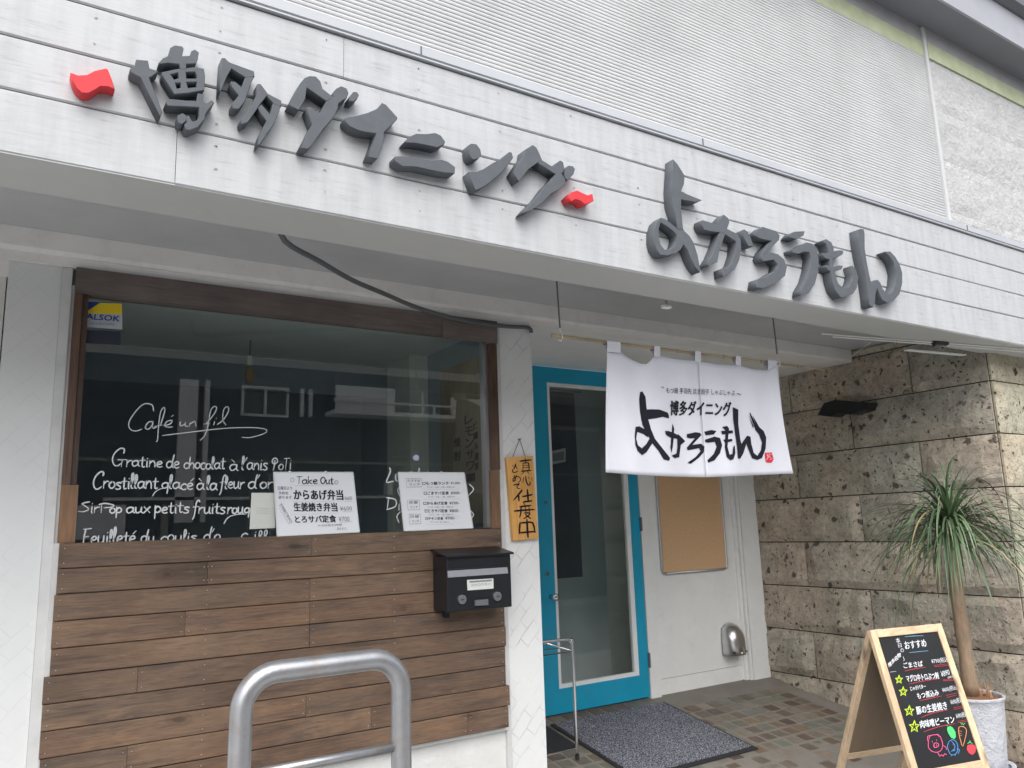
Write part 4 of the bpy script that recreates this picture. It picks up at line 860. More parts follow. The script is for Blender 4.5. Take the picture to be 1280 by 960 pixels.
# ================================================================== MAILBOX
mbx = thing('mailbox', (1.7, 3.0, -.34), 'black metal mailbox with silver flap mounted on the brown boarding', 'mailbox')
x0, x1, y0, y1, z0, z1 = 1.528, 1.838, 2.93, 3.058, -.335, -.112
body = MB().box(x0, x1, y0, y1, z0, z1).build('body', BLK, mbx, bevel=.004)
MB().add([(x0-.008, y0-.012, z1-.004), (x1+.01, y0-.012, z1-.004), (x1+.01, y1, z1+.022), (x0-.008, y1, z1+.022), (x0-.008, y0-.012, z1+.004), (x1+.01, y0-.012, z1+.004), (x1+.01, y1, z1+.030), (x0-.008, y1, z1+.030)],
         [(0, 3, 2, 1), (4, 5, 6, 7), (0, 1, 5, 4), (1, 2, 6, 5), (2, 3, 7, 6), (3, 0, 4, 7)]).build('lid', BLK, mbx)
YM = y0-.004
MB().box(x0+.004, x1-.004, YM, y0-.0005, z0+.006, z1-.05).build('front_door', BLK, mbx, bevel=.002)
pj = yplane(YM-.003)
def rectpx(pts, th=.003, Y=YM-.003):
    fr = [onY(x, y, Y) for x, y in pts]; bk = [p_+Vector((0, th-.0003, 0)) for p_ in fr]
    return MB().add(fr+bk, [(0, 3, 2, 1), (4, 5, 6, 7), (0, 1, 5, 4), (1, 2, 6, 5), (2, 3, 7, 6), (3, 0, 4, 7)])
ZM = lambda s: P(s, 320, 640, 3)
rectpx(ZM('719,221 942,207 946,230 720,246')).build('flap', SILVP, mbx)
lb = rectpx(ZM('792,255 890,249 891,287 794,294')).build('name_label', PAPER, mbx)
li = Ink(pj, (0, -1, 0), .0012); li.line(ZM('800,262 884,256'), 2.2, 2.2, 1, False)
li.text('ヨカロウモン', ZM('806,279')[0], ZM('880,273')[0], 0, .01, up=(0, -3.0)); li.build('lettering', PENG, mbx)
for cx, cy in ((772, 328), (904, 316)):
    q = pj(*ZM('%d,%d' % (cx, cy))[0]); MB().tube([q+Vector((0, .003, 0)), q+Vector((0, -.006, 0))], .0185, 20).build('bezel', ALU, mbx)
    MB().tube([q+Vector((0, -.0055, 0)), q+Vector((0, -.0075, 0))], .0155, 20).build('lock_face', DARKM, mbx); MB().box(q.x-.007, q.x+.007, q.y-.0095, q.y-.0076, q.z-.001, q.z+.001).build('keyway', BLK, mbx)
rectpx(ZM('823,331 871,327 872,349 824,352'), .012, YM-.012).build('handle', DARKM, mbx)
MB().box(x0+.04, x0+.06, y1-.03, y1-.004, z0-.03, z0-.0005).build('bracket', BLK, mbx)

# ================================================================== BOARDS ON THE LEDGE
def board(c, label, name='menu_board'):
    t = thing(name, (onY(c[3][0], c[3][1], 3.056).x+.15, 3.06, -.004), label, 'menu board', 'white handwritten menu boards on the window ledge')
    Pt = [onY(c[0][0], c[0][1], 3.084), onY(c[1][0], c[1][1], 3.084), onY(c[2][0], c[2][1], 3.062), onY(c[3][0], c[3][1], 3.062)]
    bk = [p_+Vector((0, .006, 0)) for p_ in Pt]
    MB().add(Pt+bk, [(0, 3, 2, 1), (4, 5, 6, 7), (0, 1, 5, 4), (1, 2, 6, 5), (2, 3, 7, 6), (3, 0, 4, 7)]).build('panel', BOARDW, t)
    n = (Pt[1]-Pt[0]).cross(Pt[3]-Pt[0]).normalized()
    if n.y > 0: n = -n
    e = MB()
    for i in range(4): e.bar(Pt[i]+n*.0005, Pt[(i+1) % 4]+n*.0005, n, .004, .004)
    e.build('edge', EDGEW, t)
    for f in (.2, .65): q = Pt[0].lerp(Pt[1], f); MB().tube([q+Vector((0, .004, -.004)), q+Vector((0, .004, .006))], .006, 8).build('hook', ALU, t)
    return t, plane(Pt[0], n), n
b1, pr1, n1_ = board([(342, 590.5), (441, 590.5), (449, 665), (346.5, 670)], 'white Take Out menu board, the left of two on the window ledge')
K1 = lambda s: P(s, 340, 580, 9.6)
def txt(i, Z, body, x0, y0, x1, y1, h, bold=.012, upx=0):
    i.text(body, Z('%f,%f' % (x0, y0))[0], Z('%f,%f' % (x1, y1))[0], 0, bold, up=(upx, -h))
i1 = Ink(pr1, n1_, .0012); i2 = Ink(pr1, n1_, .0014)
hand(i1, 'Take', *K1('300,240')[0], *K1('545,240')[0], 4.9, 1.5, 31, .02); hand(i1, 'Out', *K1('575,240')[0], *K1('735,240')[0], 4.6, 1.5, 32, .02)
hand(i2, 'o', *K1('745,245')[0], *K1('795,245')[0], 4.4, .8, 3, 0)
txt(i1, K1, 'からあげ弁当', 265, 428, 855, 432, 12.5, .028, -1); txt(i1, K1, '生姜焼き弁当', 265, 568, 785, 570, 10.8, .026, -1); txt(i1, K1, 'とろサバ定食', 280, 708, 770, 700, 9.0, .026, -1)
txt(i2, K1, '¥600', 872, 435, 960, 430, 4.6, .0, -.5); txt(i2, K1, '¥600', 815, 562, 960, 558, 5.4, .0, -.5); txt(i2, K1, '¥700', 800, 690, 930, 686, 6, .0, -.5)
i2.line(K1('870,447 960,447'), .4, .4, 1); i2.line(K1('845,575 965,572'), .4, .4, 1); i2.line(K1('810,700 960,692'), .4, .4, 1); i2.line(K1('270,262 740,250'), .35, .35, 1); i2.line(K1('250,455 850,447'), .2, .2, 1); i2.line(K1('240,608 800,590'), .2, .2, 1)
txt(i2, K1, '日曜日より', 68, 310, 240, 312, 4.2, .01); txt(i2, K1, '予約を', 75, 368, 195, 368, 3.8, .01); txt(i2, K1, '承ります', 75, 420, 235, 420, 3.8, .01)
txt(i2, K1, '※10分程お時間', 550, 752, 835, 745, 3.0, .0); txt(i2, K1, '頂きます。', 775, 795, 900, 790, 3.2, .0)
for t in range(6):
    a = t*math.pi/3; c_ = K1('240,192')[0]; i2.line([(c_[0]+2.6*math.cos(a), c_[1]+2.6*math.sin(a)), (c_[0]+2.6*math.cos(a+1.05), c_[1]+2.6*math.sin(a+1.05))], .6, .6, 1)
i2.text('お気軽に声かけ', K1('85,490')[0], K1('215,720')[0], 0, 0, up=(3.0, -1.8)); i2.line(K1('80,510 110,470 240,690 205,725 80,530'), .35, .35, 1)
i1.build('lettering', PEN, b1); i2.build('small_lettering', PENG, b1)
b2, pr2, n2_ = board([(497.5, 590.5), (580, 591), (591, 660), (505, 663.5)], 'white board with five price lines, the right of two on the window ledge')
K2 = lambda s: P(s, 330, 560, 4.267)
i1 = Ink(pr2, n2_, .0012); i2 = Ink(pr2, n2_, .0014)
for (x0, y0, x1, y1, a, b) in ((757, 162, 838, 207, 'おすすめ', 'ランチ'), (763, 277, 826, 328, '定番', 'ランチ'), (772, 352, 832, 403, '日替', 'ランチ')):
    i2.line(K2('%d,%d %d,%d %d,%d %d,%d %d,%d' % (x0, y0, x1, y0+2, x1+4, y1, x0+4, y1+3, x0, y0)), .45, .45, 1)
    txt(i2, K2, a, x0+8, y0+20, x1-6, y0+21, 3.4, .008); txt(i2, K2, b, x0+16, y1-5, x1-6, y1-6, 3.2, .008)
for (y, x0, x1, a, pz) in ((198, 845, 985, '□もつ鍋ランチ', '¥1,000-'), (250, 852, 985, '□ごまサバ定食', '¥900-'), (304, 850, 978, '□からあげ定食', '¥700-'), (345, 857, 978, '□とろサバ定食', '¥800-'), (384, 860, 955, '□チキン定食', '¥700-')):
    txt(i1, K2, a, x0, y, x1, y-1, 4.2 if y < 380 else 3.4, .014); txt(i1, K2, pz, x1+10, y-2, x1+62, y-3, 3.6, .004)
    txt(i2, K2, 'サラダ・小鉢・ご飯・味噌汁付', x0+22, y+16, x1+30, y+15, 2.1, .0); i2.line(K2('%d,%d %d,%d' % (x0, y+24, x1+60, y+22)), .2, .2, 1)
i1.build('lettering', PEN, b2); i2.build('small_lettering', PENG, b2)
pc = [onY(x, y, 3.095) for x, y in ((314.5, 616), (343, 616), (344, 660), (312, 661.5))]
pn = MB().add(pc+[p_+Vector((0, .002, 0)) for p_ in pc], [(0, 3, 2, 1), (4, 5, 6, 7), (0, 1, 5, 4), (1, 2, 6, 5), (2, 3, 7, 6), (3, 0, 4, 7)]).build('paper_notice', PAPER, None)
origin_to(pn); tag(pn, 'small plain off-white paper taped on the window, partly behind the Take Out board', 'notice')
pi_ = Ink(yplane(3.095), (0, -1, 0), .0012)
for y in (636, 639, 642): pi_.line([(320, y), (328, y-.8), (338, y)], .35, .35, 2)
pi_.build('faint_lines', pm('faint_print', (.42, .44, .42), .8), pn)
# security sticker
st = thing('security_sticker', (.24, YG-.002, .76), 'small blue and yellow security sticker in the upper left corner of the window', 'sticker')
S_ = lambda s: P(s, 80, 340, 4)
def flat(pts, lift, name, mat, par, Y=YG):
    i_ = Ink(yplane(Y), (0, -1, 0), lift); i_.poly(pts); return i_.build(name, mat, par)
rectpx(S_('108,148 290,156 292,287 107,275'), .001, YG-.0012).build('backing', pm('sticker_silver', (.42, .46, .50), .5), st)
flat(S_('109,148 290,156 289,165 109,195'), .0016, 'blue_field', ink('sticker_blue', (.03, .06, .25)), st)
flat(S_('109,200 180,155 289,158 289,213 109,206'), .0022, 'yellow_field', ink('sticker_yellow', (.72, .55, .03)), st)
si = Ink(yplane(YG), (0, -1, 0), .0028); si.text('ALSOK', S_('109,236')[0], S_('276,248')[0], 0, .03, up=(1.2, -6.8)); si.text('セキュリティシステム', S_('132,263')[0], S_('252,268')[0], 0, .02, up=(0, -2.6)); si.build('lettering', ink('sticker_blue', (.03, .06, .25)), st)
rectpx(S_('105,290 283,298 282,366 104,356'), .001, YG-.0012).build('dark_lower_label', pm('dark_blue_film', (.03, .035, .06), .4), st)
sp = MB(); q = [onY(x, y, YG-.0015) for x, y in ((516, 571), (520, 568), (524, 570), (523, 576), (517, 575))]
sp.add(q+[p_+Vector((0, .001, 0)) for p_ in q], [(0, 1, 2, 3, 4)[::-1], (5, 6, 7, 8, 9)]+[(i, (i+1) % 5, (i+1) % 5+5, i+5) for i in range(5)]); o = sp.build('small_sticker', ink('pale_blue_print', (.45, .5, .66)), None); origin_to(o); tag(o, 'tiny pale blue sticker on the window glass above the second menu board', 'sticker')
# inside: poster, pendant
po = thing('vertical_poster', (1.96, 3.6, .08), 'tall brown banner with vertical dark characters inside the window at its right edge', 'banner')
XPz = 1.962
MB().box(XPz, XPz+.008, 3.33, 3.81, .02, .86).build('board', POSTER, po)
ppr = plane((XPz, 0, 0), (1, 0, 0)); oi_ = Ink(ppr, (-1, 0, 0), .0012)
def vtext(i_, body, x, y, ch, wd, dy, dx=0, bold=.02):
    for k, c in enumerate(body):
        i_.text(c, (x+dx*k, y+dy*k+ch), (x+dx*k+wd, y+dy*k+ch-2), 0, bold, up=(0, -ch))
vtext(oi_, 'レモンサワー', 581, 520, 11, 10, 14.5, .6); vtext(oi_, 'ビール濃厚', 592, 528, 9, 5, 13, .5); vtext(oi_, '焼酎', 568, 548, 12, 8, 17, .4)
oi_.build('lettering', pm('poster_ink', (.045, .04, .035), .8), po)
pd = thing('pendant_lamp', (.98, 4.0, .76), 'small unlit pendant bulb hanging behind the window', 'lamp')
MB().tube([(.98, 4.0, .984), (.978, 4.0, .9)], .004, 6).build('cord', DARKM, pd); MB().tube([(.978, 4.0, .9), (.98, 4.0, .85)], [.012, .014], 10).build('socket', INTL, pd)
MB().lathe((.98, 4.0, .85), [(.012, 0), (.02, -.02), (.026, -.05), (.022, -.08), (.008, -.095), (.001, -.097)], 14).build('bulb', pm('amber_glass', (.42, .25, .10), .2), pd, smooth=True)
bn = thing('dark_banner', (3.0, 4.14, -.35), 'dark cloth panel hanging behind the glass of the teal door', 'banner')
MB().box(2.86, 3.14, 4.14, 4.15, -.33, .87).build('cloth', pm('dark_cloth', (.04, .043, .055), .8), bn); MB().tube([(2.84, 4.145, .88), (3.2, 4.145, .88)], .006, 6).build('rod', DARKM, bn)
nt_ = thing('door_notice', (2.93, 4.06, .15), 'small framed notice seen through the glass of the teal door', 'notice')
q = [onY(x, y, 4.08) for x, y in ((689, 564), (707, 560), (707, 577), (689, 581))]
MB().add(q+[p_+Vector((0, .004, 0)) for p_ in q], [(0, 3, 2, 1), (4, 5, 6, 7), (0, 1, 5, 4), (1, 2, 6, 5), (2, 3, 7, 6), (3, 0, 4, 7)]).build('frame', pm('notice_grey', (.35, .36, .35), .6), nt_)
q = [onY(x, y, 4.077) for x, y in ((691, 567), (705, 564), (705, 575), (691, 577))]
MB().add(q+[p_+Vector((0, .002, 0)) for p_ in q], [(0, 3, 2, 1), (4, 5, 6, 7), (0, 1, 5, 4), (1, 2, 6, 5), (2, 3, 7, 6), (3, 0, 4, 7)]).build('sheet', DARKM, nt_)

# ================================================================== CORK BOARD, VENT HOOD
cb = thing('cork_board', (4.0, YD-.02, -.35), 'empty brown cork notice board with rounded metal frame beside the teal door', 'notice board')
MB().box(3.712, 4.318, YD-.014, YD-.0045, -.335, .50).build('cork', CORK, cb)
fm = MB(); r_ = .03; cx0, cx1, cz0, cz1 = 3.706, 4.322, -.342, .506
ring = [(cx0+r_, cz0), (cx1-r_, cz0), (cx1-.008, cz0+.008), (cx1, cz0+r_), (cx1, cz1-r_), (cx1-.008, cz1-.008), (cx1-r_, cz1), (cx0+r_, cz1), (cx0+.008, cz1-.008), (cx0, cz1-r_), (cx0, cz0+r_), (cx0+.008, cz0+.008), (cx0+r_, cz0)]
fm.tube([(x, YD-.014, z) for x, z in ring], .0095, 8).build('frame', ALU, cb, smooth=True)
vh = thing('vent_hood', (4.34, YD-.06, -.93), 'rounded stainless steel vent hood low on the white panel', 'vent hood')
hx0, hx1, hz0, hz1 = 4.215, 4.385, -.915, -.705
mb = MB(); MM = 9; vs = []; cx = (hx0+hx1)/2; rr = (hx1-hx0)/2; hl = hz1-rr-hz0
for j in range(MM+1):
    t = j/MM*math.pi/2; s_ = .12+.88*math.cos(t)**.75 if j < MM else .12; yy = YD-.007-.105*math.sin(t)
    sec = [(cx-rr*s_, hz0), (cx-rr*s_, hz0+hl*.5*s_), (cx-rr*s_, hz0+hl*s_)]+[(cx-rr*s_*math.cos(math.pi*i/12), hz0+hl*s_+(rr*s_)*math.sin(math.pi*i/12)) for i in range(1, 12)]+[(cx+rr*s_, hz0+hl*s_), (cx+rr*s_, hz0+hl*.5*s_), (cx+rr*s_, hz0)]
    vs += [(x, yy, z) for x, z in sec]
n1 = 17; mb.add(vs, [(j*n1+i, (j+1)*n1+i, (j+1)*n1+i+1, j*n1+i+1) for j in range(MM) for i in range(n1-1)]); mb.add(vs[MM*n1:], [tuple(range(n1))])
o = mb.build('hood', STEEL, vh, smooth=True); s_ = o.modifiers.new('t', 'SOLIDIFY'); s_.thickness = .002
MB().box(hx0+.006, hx1-.006, YD-.0065, YD-.0043, hz0-.004, hz1-.03).build('back_plate', ALU, vh)
MB().box(hx0+.02, hx1-.02, YD-.10, YD-.007, hz0+.014, hz0+.024).build('opening', BLK, vh)

# ================================================================== UMBRELLA STAND, MATS
us = thing('umbrella_stand', (2.35, 3.5, fz(3.5)), 'chrome wire umbrella stand half hidden behind the white pillar', 'umbrella stand')
zf = fz(3.49); xr = 2.556; zt = -.705+.028; xl = 2.16
def ushape(y, z):
    return smooth_line([(xl, y, fz(y)+.01), (xl, y, z-.05), (xl+.012, y, z-.014), (xl+.05, y, z), (xr-.05, y, z), (xr-.012, y, z-.014), (xr, y, z-.05), (xr, y, fz(y)+.02)], 5)
MB().tube(ushape(3.49, -.592), .0085, 10).build('front_hoop', CHROME, us, smooth=True)
MB().tube([(xl, 3.70, -.60), (xl, 3.70, fz(3.7)+.01)], .0075, 8).build('leg', CHROME, us)
MB().tube([(xr-.13, 3.70, -.605), (xr-.13, 3.70, fz(3.7)+.01)], .006, 8).build('leg', CHROME, us)
for x in (xr,): MB().tube([(x, 3.49, fz(3.49)), (x, 3.49, fz(3.49)+.03)], .011, 8).build('rubber_foot', BLKR, us)
MB().tube([(xl, 3.70, -.605), (xr-.14, 3.70, -.605), (xr-.1, 3.68, -.607), (xr, 3.49, -.655)], .0055, 8).build('top_rail', CHROME, us, smooth=True)
MB().tube([(xl, 3.49, -.655), (xr, 3.49, -.655)], .004, 6).build('cross_wire', CHROME, us)
for t in (.33, .66): MB().tube([(xl, 3.49+.21*t, -.655+.04*t), (xr-.09*t, 3.49+.21*t, -.655+.04*t)], .0035, 6).build('cross_wire', CHROME, us)
MB().tube([(xl, 3.49, zf+.06), (xr, 3.49, zf+.06)], .0045, 6).build('lower_rail', CHROME, us)
rub = MB(); y0, y1, x0, x1 = 3.60, 3.93, 2.12, 2.645
rub.add([(x, y, fz(y)+.010+dz) for dz in (0, .008) for x, y in ((x0, y0), (x1, y0), (x1, y1), (x0, y1))], [(0, 3, 2, 1), (4, 5, 6, 7), (0, 1, 5, 4), (1, 2, 6, 5), (2, 3, 7, 6), (3, 0, 4, 7)])
o = origin_to(rub.build('rubber_mat', BLKR, None)); tag(o, 'black rubber mat under the umbrella stand', 'mat')
dm = thing('door_mat', (3.1, 3.5, fz(3.5)), 'speckled grey doormat with black rubber border before the teal door', 'doormat')
def slab(x0, x1, y0, y1, h0, h1): return MB().add([(x, y, fz(y)+dz) for dz in (h0, h1) for x, y in ((x0, y0), (x1, y0), (x1, y1), (x0, y1))], [(0, 3, 2, 1), (4, 5, 6, 7), (0, 1, 5, 4), (1, 2, 6, 5), (2, 3, 7, 6), (3, 0, 4, 7)])
slab(2.678, 3.55, 3.171, 3.902, .010, .016).build('rubber_border', BLKR, dm)
slab(2.70, 3.528, 3.20, 3.890, .0165, .022).build('pile', carpet(), dm)

# ================================================================== BIKE RAIL
rl = thing('hoop_barrier', (.8, 2.3, -1.45), 'silver pipe hoop barrier with a cross bar standing before the brown boarding', 'barrier')
Yr = 2.3; xa, xb = .566, 1.036; zt = -.376; cr = .095; rr_ = .0305
def arc(cx, cz, a0, a1, n=8): return [(cx+cr*math.cos(R(a0+(a1-a0)*i/n)), Yr, cz+cr*math.sin(R(a0+(a1-a0)*i/n))) for i in range(n+1)]
pts = [(xa-.01, Yr, -1.45), (xa-.005, Yr, -.9)]+arc(xa+cr, zt-cr, 180, 90)+arc(xb-cr, zt-cr, 90, 0)+[(xb, Yr, -.9), (xb+.005, Yr, -1.45)]
MB().tube(pts, rr_, 20).build('hoop', RAILM, rl, smooth=True)
MB().tube([(xa, Yr, -.633), (xb-.005, Yr, -.633)], .0135, 12).build('cross_bar', RAILM, rl, smooth=True)

# ================================================================== A-BOARD
ph = -.221; P1 = Vector((3.089, 2.1, -.476)); Wb = .396; wv = Vector((math.cos(ph), math.sin(ph), 0)); nv = Vector((math.sin(ph), -math.cos(ph), 0))
ab = thing('chalkboard_easel', (3.3, 2.05, fz(2.05)), 'pine A-frame chalkboard with a handwritten coloured menu beside the potted plant', 'sandwich board')
fd = (nv*.274-Vector((0, 0, 1))).normalized(); bd_ = (-nv*.441-Vector((0, 0, 1))).normalized()
fn = wv.cross(fd).normalized(); fn = fn if fn.dot(nv) > 0 else -fn
bn_ = wv.cross(bd_).normalized(); bn_ = bn_ if bn_.dot(nv) < 0 else -bn_
def legend(d, P0):
    t = 0.; p_ = P0.copy()
    while p_.z > fz(p_.y)+.004 and t < 2: t += .002; p_ = P0+d*t
    return t
lw = .032; th = .02
PT = P1-fn*.0
for k, s_ in enumerate((0, 1)):
    base = P1+wv*(lw/2 if k == 0 else Wb-lw/2)
    MB().bar(base-fn*th/2, base-fn*th/2+fd*legend(fd, base), wv, lw, th).build('leg', PINE, ab)
    b2_ = base-fn*(th+.004)-wv*(.0 if k else .0); MB().bar(b2_-bn_*th/2+bd_*.004, b2_-bn_*th/2+bd_*legend(bd_, b2_), wv, lw, th).build('leg', PINE, ab)
LB = .556
def rail(d, n, t, w_, nm, y=0): 
    a = P1+wv*(lw+.0006)+d*t-n*(th/2); b = P1+wv*(Wb-lw-.0006)+d*t-n*(th/2)
    MB().bar(a, b, d, w_, th-.001).build(nm, PINEX, ab)
rail(fd, fn, .016, .032, 'top_rail'); rail(fd, fn, LB, .034, 'bottom_rail')
P1s = P1; P1 = P1-fn*(th+.004); rail(bd_, bn_, .02, .03, 'top_rail'); rail(bd_, bn_, .60, .03, 'bottom_rail')
o4 = [P1+wv*(lw-.002)+bd_*.03-bn_*.012, P1+wv*(Wb-lw+.002)+bd_*.03-bn_*.012, P1+wv*(Wb-lw+.002)+bd_*.59-bn_*.012, P1+wv*(lw-.002)+bd_*.59-bn_*.012]
MB().add(o4+[p_-bn_*.004 for p_ in o4], [(0, 3, 2, 1), (4, 5, 6, 7), (0, 1, 5, 4), (1, 2, 6, 5), (2, 3, 7, 6), (3, 0, 4, 7)]).build('back_panel', HARDB, ab); P1 = P1s
f4 = [P1+wv*(lw-.002)+fd*.028-fn*.006, P1+wv*(Wb-lw+.002)+fd*.028-fn*.006, P1+wv*(Wb-lw+.002)+fd*(LB-.012)-fn*.006, P1+wv*(lw-.002)+fd*(LB-.012)-fn*.006]
MB().add(f4+[p_-fn*.005 for p_ in f4], [(0, 3, 2, 1), (4, 5, 6, 7), (0, 1, 5, 4), (1, 2, 6, 5), (2, 3, 7, 6), (3, 0, 4, 7)]).build('chalkboard', CHALKB, ab)
for f in (.15, .85): q = P1+wv*Wb*f-fn*.022; MB().tube([q-wv*.02, q+wv*.02], .006, 8).build('hinge', ALU, ab)
pa = plane(f4[0], fn); A6 = lambda s: P(s, 1040, 760, 4.8)
CH = {k: Ink(pa, fn, .0012+.0002*i) for i, k in enumerate(('w', 'b', 'r', 'y', 'p', 'c', 'g', 'o'))}
W_ = CH['w']
def atx(ink_, body, x0, y0, x1, y1, h, bold=.0, up=None):
    ink_.text(body, A6('%f,%f' % (x0, y0))[0], A6('%f,%f' % (x1, y1))[0], 0, bold, up=up or (-h*.22, -h))
CH['b'].line(A6('436,172 490,168 545,166'), .7, .7, 1); CH['b'].line(A6('462,268 520,262 575,256'), .7, .7, 1)
atx(W_, 'おすすめ', 440, 248, 568, 232, 9.5, .012)
atx(W_, '本', 386, 212, 410, 208, 6.5); atx(W_, '日', 398, 238, 418, 235, 5); atx(W_, 'の', 412, 268, 432, 264, 5)
W_.line(A6('425,292 432,310 428,320'), .8, .5, 1)
for c, x, y in (('博', 338, 358), ('多', 358, 338), ('名', 375, 322), ('物', 393, 304)): atx(W_, c, x, y, x+20, y-12, 5.6, .012)
W_.line(A6('348,385 382,380'), .8, .6, 1)
CHW = ink('chalk_w', (.72, .74, .78)); W_.build('chalk_heading', CHW, ab)
L6 = [('ごまさば', 430, 362, 545, 350, 7, '¥790(税込)', 598, 340, 702, 328, 7.2), ('マグロ中トロぶつ刺', 448, 445, 640, 425, 8.5, '¥890', 655, 415, 705, 400, 7), ('じゃがバター', 470, 498, 562, 482, 5.5, None), ('もつ煮込み', 512, 548, 640, 525, 8, '¥600(税込)', 662, 512, 750, 494, 7),
      ('豚の生姜焼き', 508, 640, 690, 608, 10, '¥690(税込)', 712, 588, 786, 570, 8), ('肉味噌ピーマン', 530, 722, 735, 690, 9.5, '¥490(税込)', 745, 672, 815, 655, 8)]
for l in L6:
    atx(W_, l[0], *l[1:5], l[5], .014)
    if l[6]: atx(W_, l[6], *l[7:11], l[11], .0)
    W_.build('chalk_line', CHW, ab)
atx(W_, '(税込)', 692, 428, 735, 418, 3.6, 0)
Rk = CH['r']
for s_ in ('436,378 500,364 560,356', '462,456 560,436 645,424', '526,556 600,540 655,528', '534,656 610,628 695,612', '548,744 640,712 738,694', '610,345 700,335', '612,353 704,344', '663,432 735,428', '664,438 736,434', '682,525 748,510', '686,537 745,523', '728,598 786,588', '730,608 785,598', '752,680 818,670', '754,688 820,680'):
    Rk.line(A6(s_), .75, .6, 2)
for cx, cy, r0 in ((400, 430, 24), (425, 502, 27), (462, 618, 30), (492, 712, 34)):
    pts = [(cx+r0*(1 if i % 2 == 0 else .42)*math.sin(i*math.pi/5)*.95, cy-r0*(1 if i % 2 == 0 else .42)*math.cos(i*math.pi/5)*1.12) for i in range(11)]
    CH['y'].line([A6('%f,%f' % p_)[0] for p_ in pts], 1.3, 1.3, 1)
    pts = [(cx+r0*.8*math.sin(i*4*math.pi/5), cy-r0*.9*math.cos(i*4*math.pi/5)) for i in range(6)]
    CH['y'].line([A6('%f,%f' % p_)[0] for p_ in pts], .8, .8, 1)
pk_ = CH['p']
for s_ in ('578,790 575,830 590,855 620,866 650,856 662,825 655,790 640,765 610,760 585,770 578,790', '572,800 572,770 590,765', '618,762 635,758 640,775', '605,822 612,812 628,810 638,820 632,832 614,838 605,822', '613,820 613,830', '625,818 625,828', '598,798 600,806', '624,790 626,798', '630,865 645,890 655,880 665,890 672,875 685,880', '662,825 680,835 685,850'):
    pk_.line(A6(s_), .9, .9, 2)
bl = CH['c']
for s_ in ('700,800 690,830 700,865 715,882 740,876 752,850 750,820 738,798 720,790 700,800', '715,800 735,825 728,850 712,860', '745,845 762,850 755,875', '715,882 712,890', '735,878 738,888', '725,818 722,822', '722,850 728,858 736,850'):
    bl.line(A6(s_), .9, .9, 2)
CHG = ink('chalk_g', (.10, .65, .20)); gr = CH['g']; gr.poly(A6('690,715 705,708 722,718 738,745 740,775 730,786 712,778 697,755 688,735')); gr.line(A6('692,710 686,704'), .8, .6, 1)
gr.build('cucumber_drawing', CHG, ab); gr.line(A6('770,690 775,700 782,690 785,702 795,690'), 1.2, 1.0, 1); gr.build('carrot_top_drawing', CHG, ab); gr.line(A6('812,812 822,806 824,795 828,808 840,815'), 1.3, .9, 1)
og = CH['o']; 
for s_ in ('762,712 785,712 803,730 800,765 782,830 770,800 758,755 757,722 762,712', '760,738 775,740', '760,752 773,755', '763,766 774,766'): og.line(A6(s_), .8, .8, 2)
Rk.build('red_underlines', ink('chalk_r', (.62, .07, .09)), ab); Rk.poly(A6('808,825 825,818 850,820 862,838 858,865 840,882 820,872 806,850'))
for k, nm, c_ in (('w', 'white_lettering', (.72, .74, .78)), ('b', 'blue_lines', (.18, .42, .62)), ('r', 'tomato_drawing', (.62, .07, .09)), ('y', 'yellow_stars', (.55, .72, .06)), ('p', 'pig_drawing', (.75, .12, .28)), ('c', 'blue_fish_drawing', (.09, .28, .60)), ('g', 'tomato_top_drawing', (.10, .65, .20)), ('o', 'carrot_drawing', (.75, .32, .12))):
    if CH[k].mb.v: CH[k].build(nm, ink('chalk_'+nm, c_), ab)

# ================================================================== POTTED PLANT
PX, PY = 3.97, 2.2
pp = thing('potted_plant', (PX, PY, fz(PY)), 'ponytail palm with long drooping leaves in a white hammered pot by the stone wall', 'potted plant')
zp = -.862
pot = MB(); NB = 48; prof = [(.112, -1.185), (.118, -1.15), (.128, -1.0), (.137, zp-.02), (.143, zp-.012), (.143, zp-.003), (.139, zp), (.131, zp-.002), (.129, zp-.03)]
pr_ = []
for i in range(len(prof)-1):
    for k in range(4): t = k/4; pr_.append((prof[i][0]*(1-t)+prof[i+1][0]*t, prof[i][1]*(1-t)+prof[i+1][1]*t))
pr_.append(prof[-1])
pot.lathe((PX, PY, 0), pr_, NB)
for i, v in enumerate(pot.v):
    if v.z < zp-.03:
        a = math.atan2(v.y-PY, v.x-PX); d = .0028*(noise.noise(Vector((a*4.2, v.z*26, 2)))+.6*noise.noise(Vector((a*9, v.z*50, 5))))
        v.x += math.cos(a)*d*1.8; v.y += math.sin(a)*d*1.8
pot.build('pot', POTM, pp, smooth=True)
MB().lathe((PX, PY, 0), [(.001, -1.186), (.14, -1.19), (.148, -1.182), (.15, -1.172), (.144, -1.172), (.13, -1.178)], 40).build('saucer', POTM, pp, smooth=True)
MB().lathe((PX, PY, 0), [(.105, fz(PY)), (.12, fz(PY)+.01), (.132, -1.2), (.1, -1.191)], 40).build('stand', POTM, pp, smooth=True)
MB().lathe((PX, PY, 0), [(.130, zp-.018), (.08, zp-.012), (.001, zp-.008)], 24).build('soil', SOIL, pp)
rg = random.Random(3); dl = MB()
for k in range(16):
    a = rg.uniform(0, 6.28); r0 = rg.uniform(.02, .11); b_ = Vector((PX+.05+.4*r0*math.cos(a), PY-.04+.4*r0*math.sin(a), zp-.012)); tip = b_+Vector((rg.uniform(-.03, .04), rg.uniform(-.03, .03), rg.uniform(.02, .09)))
    s_ = Vector((.006, 0, 0)); dl.add([b_-s_, b_+s_, tip], [(0, 1, 2)])
dl.build('dry_leaves', DRY, pp)
